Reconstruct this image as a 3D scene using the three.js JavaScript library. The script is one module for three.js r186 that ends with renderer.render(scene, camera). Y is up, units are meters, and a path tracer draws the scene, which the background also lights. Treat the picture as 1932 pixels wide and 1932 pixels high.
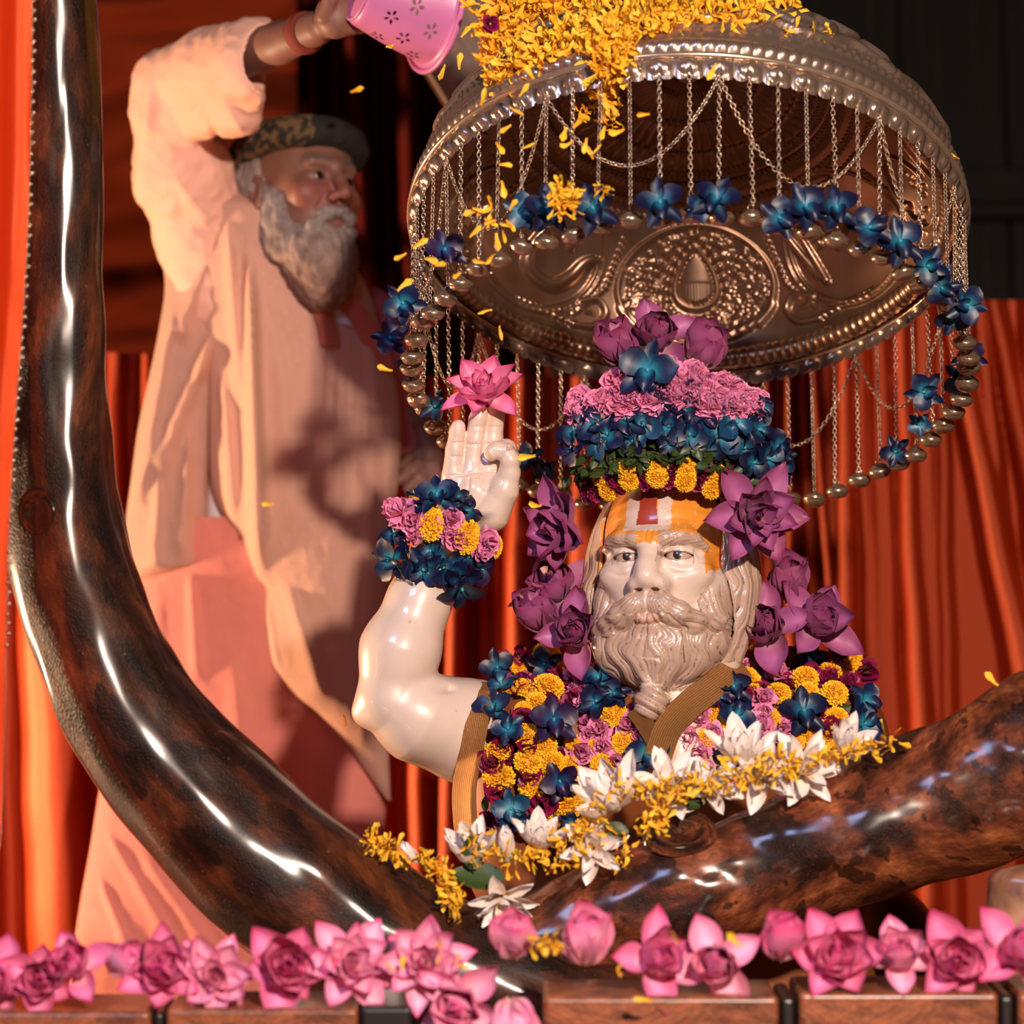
import * as THREE from 'three';
import { mergeGeometries } from 'three/addons/utils/BufferGeometryUtils.js';
import { RoundedBoxGeometry } from 'three/addons/geometries/RoundedBoxGeometry.js';
import { ImprovedNoise } from 'three/addons/math/ImprovedNoise.js';
import { RectAreaLightUniformsLib } from 'three/addons/lights/RectAreaLightUniformsLib.js';
RectAreaLightUniformsLib.init();

// ------------------------------------------------------------------ camera, light, exposure
const F = 6000, PITCH = 12 * Math.PI / 180, CAM = new THREE.Vector3(0, 1.2, 4);   // F: focal length in pixels of the 1932 frame
const scene = new THREE.Scene();
scene.background = new THREE.Color(0x000000);
const camQ = new THREE.Quaternion().setFromAxisAngle(new THREE.Vector3(1, 0, 0), PITCH);
const camera = new THREE.PerspectiveCamera(2 * Math.atan(966 / F) * 180 / Math.PI, 1, 0.1, 60);
camera.position.copy(CAM); camera.rotation.x = PITCH;
camera.focus = 3.95; camera.userData.fStop = 3.2;
scene.add(camera);
const renderer = new THREE.WebGLRenderer({ antialias: true });
renderer.toneMapping = THREE.LinearToneMapping;
renderer.toneMappingExposure = 1.0;
renderer.shadowMap.enabled = true;
function areaLight(pos, target, w, h, color, intensity) {
  const l = new THREE.RectAreaLight(color, intensity, w, h);
  l.position.set(...pos); l.lookAt(...target); scene.add(l); return l;
}
const LAMPS = [   // [name, label, position, target, width, height, colour, radiance]
  ['video_lamp', 'small bright lamp head on a stand in the hall to the right of the camera', [0.75, 2.3, 4.0], [0.15, 1.95, 0], 0.13, 0.13, 0xffe6d2, 3500],
  ['soft_lamp', 'wide cool white lamp panel hanging in the hall up left of the camera', [-1.3, 3.3, 3.4], [-0.3, 1.75, 0.2], 1.1, 0.7, 0xb0c8ff, 15],
  ['stage_lamp', 'warm upright lamp panel on the stage behind the left drape', [-2.35, 1.65, -0.72], [0.2, 1.9, -0.95], 0.14, 0.4, 0xffd2a4, 590],
];

// ------------------------------------------------------------------ helpers
let seed = 7; const rnd = () => { seed = (seed * 1664525 + 1013904223) >>> 0; return seed / 4294967296; };
const rr = (a, b) => a + (b - a) * rnd();
const reseed = (n) => { seed = n; for (let i = 0; i < 4; i++) rnd(); };
const PN = new ImprovedNoise();
const noise = (x, y = 0, z = 0) => PN.noise(x + 11.3, y + 5.7, z + 3.1);
const fbm = (x, y, z, n = 4) => { let s = 0, a = 0.5; for (let i = 0; i < n; i++) { s += a * noise(x, y, z); x *= 2.03; y *= 2.03; z *= 2.03; a *= 0.5; } return s; };
const clamp = (x, a = 0, b = 1) => Math.min(b, Math.max(a, x)), mix = (a, b, t) => a + (b - a) * t;
const sstep = (a, b, x) => { const t = clamp((x - a) / (b - a)); return t * t * (3 - 2 * t); };
const V3 = (x, y, z) => new THREE.Vector3(x, y, z);
const SP = Math.sin(PITCH), CP = Math.cos(PITCH);
// the world point seen at pixel (px, py) of the photograph, d metres in front of the camera
function V(px, py, d) {
  const cx = (px - 966) / F * d, cy = -(py - 966) / F * d;
  return new THREE.Vector3(CAM.x + cx, CAM.y + cy * CP + d * SP, CAM.z + cy * SP - d * CP);
}
const used = new Map();
function numbered(n) { const k = used.get(n) ?? 0; used.set(n, k + 1); return k ? n + '_' + String(k).padStart(3, '0') : n; }
function tag(o, label, category, group, kind) {
  if (label) o.userData.label = label; if (category) o.userData.category = category;
  if (group) o.userData.group = group; if (kind) o.userData.kind = kind; return o;
}
function thing(name, label, category, pos, group, kind) {
  const o = new THREE.Group(); o.name = numbered(name); if (pos) o.position.copy(pos);
  tag(o, label, category, group, kind); scene.add(o); return o;
}
function part(name, geo, mat, parent, label) {     // geometry in the parent's own frame
  const m = new THREE.Mesh(geo, mat); m.name = parent === scene ? numbered(name) : name; m.castShadow = m.receiveShadow = true;
  if (label) m.userData.label = label; parent.add(m); return m;
}
function wpart(name, geo, mat, parent, label) {    // geometry in world space, moved into the parent's frame (parents are only shifted)
  geo.translate(-parent.position.x, -parent.position.y, -parent.position.z); return part(name, geo, mat, parent, label);
}
// numbers the children of a thing that share a name
function numberParts(o) {
  const seen = new Map();
  for (const c of o.children) {
    const b = c.name.replace(/_\d{3}$/, ''), k = seen.get(b) ?? 0; seen.set(b, k + 1); c.name = k ? b + '_' + String(k).padStart(3, '0') : b;
    if (c.children.length) numberParts(c);
  }
}
function copyOf(o, label, group) {
  const c = o.clone(); c.name = numbered(o.name.replace(/_\d{3}$/, '')); c.userData = { ...o.userData };
  if (label) c.userData.label = label; if (group) c.userData.group = group; scene.add(c); return c;
}
const std = (o) => new THREE.MeshPhysicalMaterial({ side: THREE.DoubleSide, roughness: 0.6, ...o });
// smooth curve through rows of numbers
function curveRows(rows) {      // rows sorted by row[0]; returns f(t) -> array of the other columns (Catmull-Rom)
  return (t) => {
    let i = 0; while (i < rows.length - 2 && t > rows[i + 1][0]) i++;
    const a = rows[Math.max(0, i - 1)], b = rows[i], c = rows[i + 1], d = rows[Math.min(rows.length - 1, i + 2)];
    const u = clamp((t - b[0]) / (c[0] - b[0])), out = [];
    for (let k = 1; k < b.length; k++) {
      const m1 = (c[k] - a[k]) / Math.max(1e-6, c[0] - a[0]) * (c[0] - b[0]), m2 = (d[k] - b[k]) / Math.max(1e-6, d[0] - b[0]) * (c[0] - b[0]);
      const u2 = u * u, u3 = u2 * u;
      out.push((2 * u3 - 3 * u2 + 1) * b[k] + (u3 - 2 * u2 + u) * m1 + (-2 * u3 + 3 * u2) * c[k] + (u3 - u2) * m2);
    }
    return out;
  };
}
// grid surface: f(u, v) -> Vector3, optional colour c(u, v) -> [r, g, b]; uv scaled by su, sv
function grid(nu, nv, f, { col, su = 1, sv = 1, closedU = false } = {}) {
  const P = new Float32Array((nu + 1) * (nv + 1) * 3), U = new Float32Array((nu + 1) * (nv + 1) * 2), C = col ? new Float32Array(P.length) : null, I = [];
  let k = 0;
  for (let j = 0; j <= nv; j++) for (let i = 0; i <= nu; i++, k++) {
    const u = i / nu, v = j / nv, p = f(closedU && i === nu ? 0 : u, v); P[3 * k] = p.x; P[3 * k + 1] = p.y; P[3 * k + 2] = p.z; U[2 * k] = u * su; U[2 * k + 1] = v * sv;
    if (C) { const c = col(u, v, p); C[3 * k] = c[0]; C[3 * k + 1] = c[1]; C[3 * k + 2] = c[2]; }
    if (i < nu && j < nv) { const a = k, b = k + 1, c = k + nu + 1, d = c + 1; I.push(a, b, d, a, d, c); }
  }
  const g = new THREE.BufferGeometry();
  g.setAttribute('position', new THREE.BufferAttribute(P, 3)); g.setAttribute('uv', new THREE.BufferAttribute(U, 2));
  if (C) g.setAttribute('color', new THREE.BufferAttribute(C, 3));
  g.setIndex(I); g.computeVertexNormals();
  if (closedU) { const n = g.attributes.normal; for (let j = 0; j <= nv; j++) { const a = j * (nu + 1), b = a + nu, v = V3(n.getX(a) + n.getX(b), n.getY(a) + n.getY(b), n.getZ(a) + n.getZ(b)).normalize(); n.setXYZ(a, v.x, v.y, v.z); n.setXYZ(b, v.x, v.y, v.z); } }
  return g;
}
// ---- signed distance tools (any unit)
const smin = (a, b, k) => { const h = Math.max(k - Math.abs(a - b), 0) / k; return Math.min(a, b) - h * h * k * 0.25; };
const smax = (a, b, k) => -smin(-a, -b, k);
const ell = (x, y, z, cx, cy, cz, rx, ry, rz) => {
  const px = x - cx, py = y - cy, pz = z - cz, a = px / rx, b = py / ry, c = pz / rz, k0 = Math.sqrt(a * a + b * b + c * c), d = a / rx, e = b / ry, f = c / rz, k1 = Math.sqrt(d * d + e * e + f * f);
  return k1 < 1e-9 ? -Math.min(rx, ry, rz) : k0 * (k0 - 1) / k1;
};
const cap = (x, y, z, A, B) => {       // A, B: [x, y, z, r] tapered capsule
  const bx = B[0] - A[0], by = B[1] - A[1], bz = B[2] - A[2], px = x - A[0], py = y - A[1], pz = z - A[2];
  const t = clamp((px * bx + py * by + pz * bz) / (bx * bx + by * by + bz * bz)), dx = px - bx * t, dy = py - by * t, dz = pz - bz * t;
  return Math.sqrt(dx * dx + dy * dy + dz * dz) - (A[3] + (B[3] - A[3]) * t);
};
const chain = (x, y, z, pts, k) => { let d = 1e9; for (let i = 0; i < pts.length - 1; i++) { const e = cap(x, y, z, pts[i], pts[i + 1]); d = i ? smin(d, e, k) : e; } return d; };
// surface nets over a box; f(x, y, z) is a distance; displace(p, n) -> offset along the normal; colour(p, n, disp) -> rgb
function meshSDF(f, lo, hi, cell, { displace, colour, B = 8 } = {}) {
  const n = [0, 1, 2].map((k) => Math.ceil((hi[k] - lo[k]) / cell / B) * B), [nx, ny, nz] = n, sx = 1, sy = nx + 1, sz = (nx + 1) * (ny + 1);
  const D = new Float32Array(sz * (nz + 1)).fill(1e6), rad = B * cell * 0.5 * Math.sqrt(3) * 1.35 + cell;
  const act = [];
  for (let bz = 0; bz < nz; bz += B) for (let by = 0; by < ny; by += B) for (let bx = 0; bx < nx; bx += B) {
    const d = f(lo[0] + (bx + B / 2) * cell, lo[1] + (by + B / 2) * cell, lo[2] + (bz + B / 2) * cell);
    if (Math.abs(d) > rad) { if (d < 0) { for (let z = bz; z <= bz + B; z++) for (let y = by; y <= by + B; y++) for (let x = bx; x <= bx + B; x++) { const q = x + y * sy + z * sz; if (D[q] === 1e6) D[q] = -1e5; } } continue; }
    act.push([bx, by, bz]);
    for (let z = bz; z <= bz + B; z++) for (let y = by; y <= by + B; y++) for (let x = bx; x <= bx + B; x++) {
      const q = x + y * sy + z * sz; if (Math.abs(D[q]) > 9e4) D[q] = f(lo[0] + x * cell, lo[1] + y * cell, lo[2] + z * cell);
    }
  }
  const id = new Map(), pos = [], I = [];
  const cube = [0, 1, sy, sy + 1, sz, sz + 1, sz + sy, sz + sy + 1], E = [[0, 1], [2, 3], [4, 5], [6, 7], [0, 2], [1, 3], [4, 6], [5, 7], [0, 4], [1, 5], [2, 6], [3, 7]];
  for (const [bx, by, bz] of act) for (let z = bz; z < bz + B; z++) for (let y = by; y < by + B; y++) for (let x = bx; x < bx + B; x++) {
    const q = x + y * sy + z * sz; let m = 0; for (let k = 0; k < 8; k++) if (D[q + cube[k]] < 0) m |= 1 << k;
    if (m === 0 || m === 255) continue;
    let c = 0, ax = 0, ay = 0, az = 0;
    for (const [a, b] of E) { const da = D[q + cube[a]], db = D[q + cube[b]]; if ((da < 0) === (db < 0)) continue; const t = da / (da - db); c++; ax += (a & 1) + ((b & 1) - (a & 1)) * t; ay += (a >> 1 & 1) + ((b >> 1 & 1) - (a >> 1 & 1)) * t; az += (a >> 2) + ((b >> 2) - (a >> 2)) * t; }
    id.set(q, pos.length / 3); pos.push(lo[0] + (x + ax / c) * cell, lo[1] + (y + ay / c) * cell, lo[2] + (z + az / c) * cell);
  }
  const quad = (a, b, c, d, flip) => { if (a === undefined || b === undefined || c === undefined || d === undefined) return; if (flip) I.push(a, c, b, a, d, c); else I.push(a, b, c, a, c, d); };
  for (const q of id.keys()) {
    const s0 = D[q] < 0;
    if (s0 !== (D[q + sx] < 0)) quad(id.get(q), id.get(q - sy), id.get(q - sy - sz), id.get(q - sz), !s0);
    if (s0 !== (D[q + sy] < 0)) quad(id.get(q), id.get(q - sz), id.get(q - sx - sz), id.get(q - sx), !s0);
    if (s0 !== (D[q + sz] < 0)) quad(id.get(q), id.get(q - sx), id.get(q - sx - sy), id.get(q - sy), !s0);
  }
  const N = pos.length / 3, P = new Float32Array(pos), C = colour ? new Float32Array(pos.length) : null, DD = new Float32Array(N), NN = new Float32Array(pos.length), h = cell * 0.5;
  for (let i = 0; i < N; i++) {
    let x = P[3 * i], y = P[3 * i + 1], z = P[3 * i + 2];
    let gx = f(x + h, y, z) - f(x - h, y, z), gy = f(x, y + h, z) - f(x, y - h, z), gz = f(x, y, z + h) - f(x, y, z - h), l = Math.hypot(gx, gy, gz) || 1;
    const d = clamp(f(x, y, z), -cell, cell) * 0.8; gx /= l; gy /= l; gz /= l; x -= gx * d; y -= gy * d; z -= gz * d;
    NN[3 * i] = gx; NN[3 * i + 1] = gy; NN[3 * i + 2] = gz;
    const e = displace ? displace(x, y, z, gx, gy, gz) : 0; DD[i] = e;
    if (C) { const c = colour(x, y, z, gx, gy, gz, e); C[3 * i] = c[0]; C[3 * i + 1] = c[1]; C[3 * i + 2] = c[2]; }
    P[3 * i] = x + gx * e; P[3 * i + 1] = y + gy * e; P[3 * i + 2] = z + gz * e;
  }
  const g = new THREE.BufferGeometry();
  g.setAttribute('position', new THREE.BufferAttribute(P, 3)); g.setIndex(I);
  if (C) g.setAttribute('color', new THREE.BufferAttribute(C, 3));
  if (displace) g.computeVertexNormals(); else g.setAttribute('normal', new THREE.BufferAttribute(NN, 3));
  g.setAttribute('uv', new THREE.BufferAttribute(new Float32Array(N * 2), 2));
  return g;
}
// texture from f(u, v) -> [r, g, b] in 0..1 (sRGB when colour)
function tex(w, h, f, colour = true, rep = [1, 1]) {
  const d = new Uint8Array(w * h * 4);
  for (let y = 0; y < h; y++) for (let x = 0; x < w; x++) { const c = f(x / w, y / h), k = 4 * (y * w + x); d[k] = clamp(c[0]) * 255; d[k + 1] = clamp(c[1]) * 255; d[k + 2] = clamp(c[2]) * 255; d[k + 3] = 255; }
  const t = new THREE.DataTexture(d, w, h); t.wrapS = t.wrapT = THREE.RepeatWrapping; t.magFilter = THREE.LinearFilter; t.minFilter = THREE.LinearMipmapLinearFilter; t.generateMipmaps = true;
  if (colour) t.colorSpace = THREE.SRGBColorSpace; t.repeat.set(...rep); t.needsUpdate = true; return t;
}
const gray = (v) => [v, v, v];
const tn = (u, v, fu, fv, o = 0) => {     // tileable noise
  const a = u * 2 * Math.PI, b = v * 2 * Math.PI; return fbm(Math.cos(a) * fu / 6.283 + o, Math.sin(a) * fu / 6.283 + Math.cos(b) * fv / 6.283, Math.sin(b) * fv / 6.283 + o * 0.7, 4);
};
// closed tube along points [x, y, z, r] (Vector3 world) with n sides; shape(a, t) multiplies the radius
function sweep(path, rad, nu, nv, { shape, capEnds = true, su = 1, sv = 1, col } = {}) {
  const cur = new THREE.CatmullRomCurve3(path), fr = cur.computeFrenetFrames(nv, false), L = cur.getLength();
  const pts = []; for (let j = 0; j <= nv; j++) pts.push(cur.getPointAt(j / nv));
  const rf = typeof rad === 'function' ? rad : (t) => { const x = t * (rad.length - 1), i = Math.min(rad.length - 2, Math.floor(x)), u = x - i; const s = u * u * (3 - 2 * u); return mix(rad[i], rad[i + 1], s); };
  const g = grid(nu, nv, (u, v) => {
    const j = Math.round(v * nv), a = u * Math.PI * 2; let r = rf(v); if (capEnds) { const e = Math.min(v, 1 - v) * L / Math.max(rf(v), 1e-5); r *= Math.sqrt(clamp(1 - (1 - Math.min(1, e * 2.5)) ** 2, 0.0004, 1)); }
    if (shape) r *= shape(a, v);
    return pts[j].clone().addScaledVector(fr.normals[j], Math.cos(a) * r).addScaledVector(fr.binormals[j], Math.sin(a) * r);
  }, { closedU: true, su, sv, col });
  return g;
}

// ------------------------------------------------------------------ the room
const M = {
  wall: std({ color: 0x4a2f22, roughness: 0.9 }), lampCase: std({ color: 0x202022, roughness: 0.5 }),
};
function structBox(name, x0, x1, y0, y1, z0, z1, mat) {
  const g = new THREE.BoxGeometry(x1 - x0, y1 - y0, z1 - z0), m = new THREE.Mesh(g, mat); m.position.set((x0 + x1) / 2, (y0 + y1) / 2, (z0 + z1) / 2);
  m.name = name; m.userData.kind = 'structure'; m.castShadow = m.receiveShadow = true; scene.add(m); return m;
}
const RX = 2.6, RZ0 = -2.1, RZ1 = 5.6, RH = 4.2;
structBox('floor', -RX - 0.1, RX + 0.1, -0.1, 0, RZ0 - 0.1, RZ1 + 0.1, std({ color: 0x5a4030, roughness: 0.7 }));
structBox('ceiling', -RX - 0.1, RX + 0.1, RH, RH + 0.1, RZ0 - 0.1, RZ1 + 0.1, std({ color: 0x35241b, roughness: 0.9 }));
structBox('wall_left', -RX - 0.1, -RX, 0, RH, RZ0, RZ1, M.wall);
structBox('wall_right', RX, RX + 0.1, 0, RH, RZ0, RZ1, M.wall);
structBox('wall_front', -RX - 0.1, RX + 0.1, 0, RH, RZ1, RZ1 + 0.1, M.wall);
structBox('stage_floor', -RX, RX, 0, 1.05, RZ0, 0.62, std({ color: 0x6a2f20, roughness: 0.6 }));
structBox('added_shade_beam', -RX, RX, 3.0, RH, 1.45, 1.6, std({ color: 0x2a1710, roughness: 0.7 }));  // unseen beam, added to keep lamp light off the upper background

// dark timber back wall: boards and rails, each a piece of the wall
const woodTex = (dark, mid, light, o) => tex(256, 1024, (u, v) => {
  const g = tn(u, v, 26, 5, o), k = tn(u, v, 90, 3, o + 4), m = clamp(0.5 + g * 1.1 + k * 0.6);
  return [0, 1, 2].map((i) => m < 0.5 ? mix(dark[i], mid[i], m * 2) : mix(mid[i], light[i], m * 2 - 1));
});
const wallWood = std({ map: woodTex([0.025, 0.012, 0.01], [0.06, 0.03, 0.022], [0.1, 0.05, 0.035], 1), roughness: 0.75, specularIntensity: 0.5 });
const backWall = structBox('wall_back', -RX - 0.1, RX + 0.1, 0, RH, RZ0 - 0.1, RZ0, wallWood);
for (let i = 0; i < 12; i++) {
  const w = 0.21, g = new RoundedBoxGeometry(w - 0.006, 1.9, 0.03, 1, 0.004), y0 = 3.35;
  const m = part('board', g, wallWood, backWall); m.position.set(-0.9 + i * w + 0.105, y0 - 2.1 + 0.05 + (i % 3) * 0.004, 0.065 + (i % 2) * 0.004);
}
for (const [k, py, h] of [[0, 300, 0.07], [1, 352, 0.03]]) {
  const p = V(1500, py, 6.15); const m = part('rail', new RoundedBoxGeometry(2.4, h, 0.05, 1, 0.006), wallWood, backWall); m.position.set(0.5, p.y - 2.1, 0.095);
}
numberParts(backWall);

// diagonal timber brace behind the canopy
{
  const a = V(690, -60, 4.95), b = V(1010, 470, 4.95), c = a.clone().lerp(b, 0.5), L = a.distanceTo(b);
  const t = thing('timber_brace', 'broad dark wooden brace slanting down behind the left side of the silver canopy', 'beam', c);
  t.rotation.x = PITCH; t.rotation.order = 'XYZ'; t.rotateZ(-Math.atan2(530, 320));
  const g = new RoundedBoxGeometry(L * 1.3, 0.24, 0.09, 2, 0.008); g.translate(0, 0.115, 0);
  const uv = g.attributes.uv, p = g.attributes.position; for (let i = 0; i < uv.count; i++) uv.setXY(i, p.getY(i) * 1.7 + p.getZ(i) * 2, p.getX(i) * 0.8);
  part('plank', g, std({ map: woodTex([0.22, 0.12, 0.08], [0.4, 0.24, 0.16], [0.54, 0.36, 0.25], 7), roughness: 0.5 }), t);
}

// ------------------------------------------------------------------ curtains
const weave = tex(256, 256, (u, v) => gray(0.5 + 0.25 * Math.sin(u * 2 * Math.PI * 64) * (v * 64 % 2 < 1 ? 1 : -1) + tn(u, v, 40, 40, 2) * 0.5), false, [14, 14]);
const satin = (c, o = {}) => std({ color: c, roughness: 0.4, metalness: 0.2, ior: 2.1, specularColor: new THREE.Color(0xffb088), bumpMap: weave, bumpScale: 0.0002, ...o });
const orangeSatin = satin(0xb0320c);
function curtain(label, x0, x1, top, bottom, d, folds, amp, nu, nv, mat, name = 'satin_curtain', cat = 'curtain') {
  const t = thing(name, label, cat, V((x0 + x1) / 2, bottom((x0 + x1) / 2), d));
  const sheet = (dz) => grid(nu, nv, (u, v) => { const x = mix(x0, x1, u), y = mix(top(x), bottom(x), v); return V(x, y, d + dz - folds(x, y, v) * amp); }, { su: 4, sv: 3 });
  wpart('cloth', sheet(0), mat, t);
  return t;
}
// folds as round pipes side by side: [x at y 700, x at y 1400, half width, height]; the gaps are filled with smaller pipes
const cfolds = (list, x0, x1, o) => {
  reseed(o * 31 + 5); const P = list.map((a) => [...a]).sort((a, b) => a[0] - b[0]), all = [];
  let x = x0; for (const p of [...P, [x1, x1, 0, 0]]) { while (p[0] - p[2] - x > 9) { const room = p[0] - p[2] - x, w = Math.min(room / 2, rr(12, 34)); const k = (p[1] - p[0]); all.push([x + w, x + w + k * rr(0.3, 0.9) + rr(-12, 12), w * 1.1, w * rr(0.55, 1.0)]); x += 2 * w; } if (p[2]) { all.push([p[0], p[1], p[2] * 1.08, p[3] * p[2]]); x = Math.max(x, p[0] + p[2]); } }
  return (px, y) => {
    const t = (y - 700) / 700; let z = -0.6;
    for (const [a, b, w, h] of all) { const c = mix(a, b, t) + 5 * noise(y / 170, a / 40, o), ww = w * (0.8 + 0.4 * clamp(t + 0.2, 0, 1.4)), e = (px - c) / ww; if (e > -1.3 && e < 1.3) { const q = h * (1 - Math.pow(Math.abs(e), 2.6)) / 24; z = q > z - 0.25 ? smin(-z, -q, 0.22) * -1 : z; } }
    return z + 0.12 * noise(px / 14, y / 400, o) * (1 - sstep(660, 860, y));
  };
};
curtain('glossy orange satin curtain gathered behind the person and the statue', -420, 1380, (x) => 664 + 46 * sstep(150, 800, x), () => 2120, 5.25,
  cfolds([[-60, -80, 46, 1], [60, 100, 52, 1.1], [212, 226, 28, 1.2], [278, 262, 22, 1.2], [782, 790, 20, 1.5], [872, 850, 20, 1.5], [925, 945, 13, 1.2], [985, 968, 24, 1.5], [1046, 1052, 17, 1.2]], -440, 1400, 2), 0.03, 760, 60, orangeSatin);
curtain('orange satin curtain with long slanting folds hanging at the right behind the statue', 1330, 2350, (x) => 650 - 84 * sstep(1450, 1800, x), () => 2120, 5.15,
  cfolds([[1447, 1450, 14, 1.2], [1487, 1493, 12, 1.6], [1534, 1588, 12, 1.6], [1592, 1600, 19, 1.5], [1702, 1738, 22, 1.9], [1775, 1790, 14, 1.2], [1812, 1960, 30, 1.2], [1900, 2040, 24, 1.2], [2050, 2100, 40, 1.2]], 1330, 2360, 5), 0.034, 560, 60, satin(0xa02c0a));
// the upper cloth, further back: sagging level folds at the left, upright folds in the middle
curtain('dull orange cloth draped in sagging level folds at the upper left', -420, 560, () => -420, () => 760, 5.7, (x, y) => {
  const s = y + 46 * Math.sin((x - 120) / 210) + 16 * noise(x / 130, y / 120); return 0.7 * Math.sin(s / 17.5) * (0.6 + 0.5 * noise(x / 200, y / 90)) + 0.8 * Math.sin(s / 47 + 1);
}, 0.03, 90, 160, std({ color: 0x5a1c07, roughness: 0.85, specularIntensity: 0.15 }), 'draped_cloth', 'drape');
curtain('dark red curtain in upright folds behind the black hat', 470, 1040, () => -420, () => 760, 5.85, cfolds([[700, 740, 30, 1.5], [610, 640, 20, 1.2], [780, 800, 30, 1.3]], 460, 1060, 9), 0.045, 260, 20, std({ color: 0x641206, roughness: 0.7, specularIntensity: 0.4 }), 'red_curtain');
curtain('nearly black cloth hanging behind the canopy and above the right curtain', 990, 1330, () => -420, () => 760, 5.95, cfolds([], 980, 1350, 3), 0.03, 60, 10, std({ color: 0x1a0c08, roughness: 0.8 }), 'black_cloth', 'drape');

// left foreground drape with its edge of beads
{
  const edge = curveRows([[-200, 62], [0, 60], [200, 58], [420, 52], [600, 42], [800, 27], [1000, 16], [1120, 12], [1300, 9], [1500, 4], [1700, -6], [2000, -20]]);
  const D = 3.5, t = thing('front_drape', 'orange satin drape edged with small silver beads along the left of the frame', 'drape', V(-40, 1932, D));
  const g = grid(50, 90, (u, v) => {
    const y = mix(-260, 2100, v), x1 = edge(y)[0], x = mix(-520, x1, u); const f = Math.sin(x / 44 + 0.5 * noise(y / 300, 4)) * 0.014 + 0.02 * Math.exp(-Math.pow((x - x1 + 26) / 22, 2)) + 0.004 * noise(x / 9, y / 500);
    return V(x, y, D - f);
  }, { su: 1.6, sv: 3 });
  wpart('cloth', g, satin(0xe8430f), t);
  const silver = std({ color: 0xc9b3a2, metalness: 1, roughness: 0.25 }), bg = new THREE.SphereGeometry(0.0025, 10, 8);
  for (let y = -40, i = 0; y < 1220; y += 19.3 + 2 * Math.sin(i * 1.7), i++) { const m = part('bead', bg, silver, t); m.position.copy(V(edge(y)[0] + 5 + 2 * Math.sin(i * 2.1), y, D - 0.008)).sub(t.position); }
  const sg = new THREE.SphereGeometry(0.0012, 6, 5), small = [];
  for (let y = -40; y < 1600; y += 6.5) { const p = V(edge(y)[0] + 1.5 + 1.5 * noise(y / 9, 3), y, D - 0.006); small.push(sg.clone().translate(p.x, p.y, p.z)); }
  wpart('thread', mergeGeometries(small), silver, t);
  numberParts(t);
}

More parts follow.
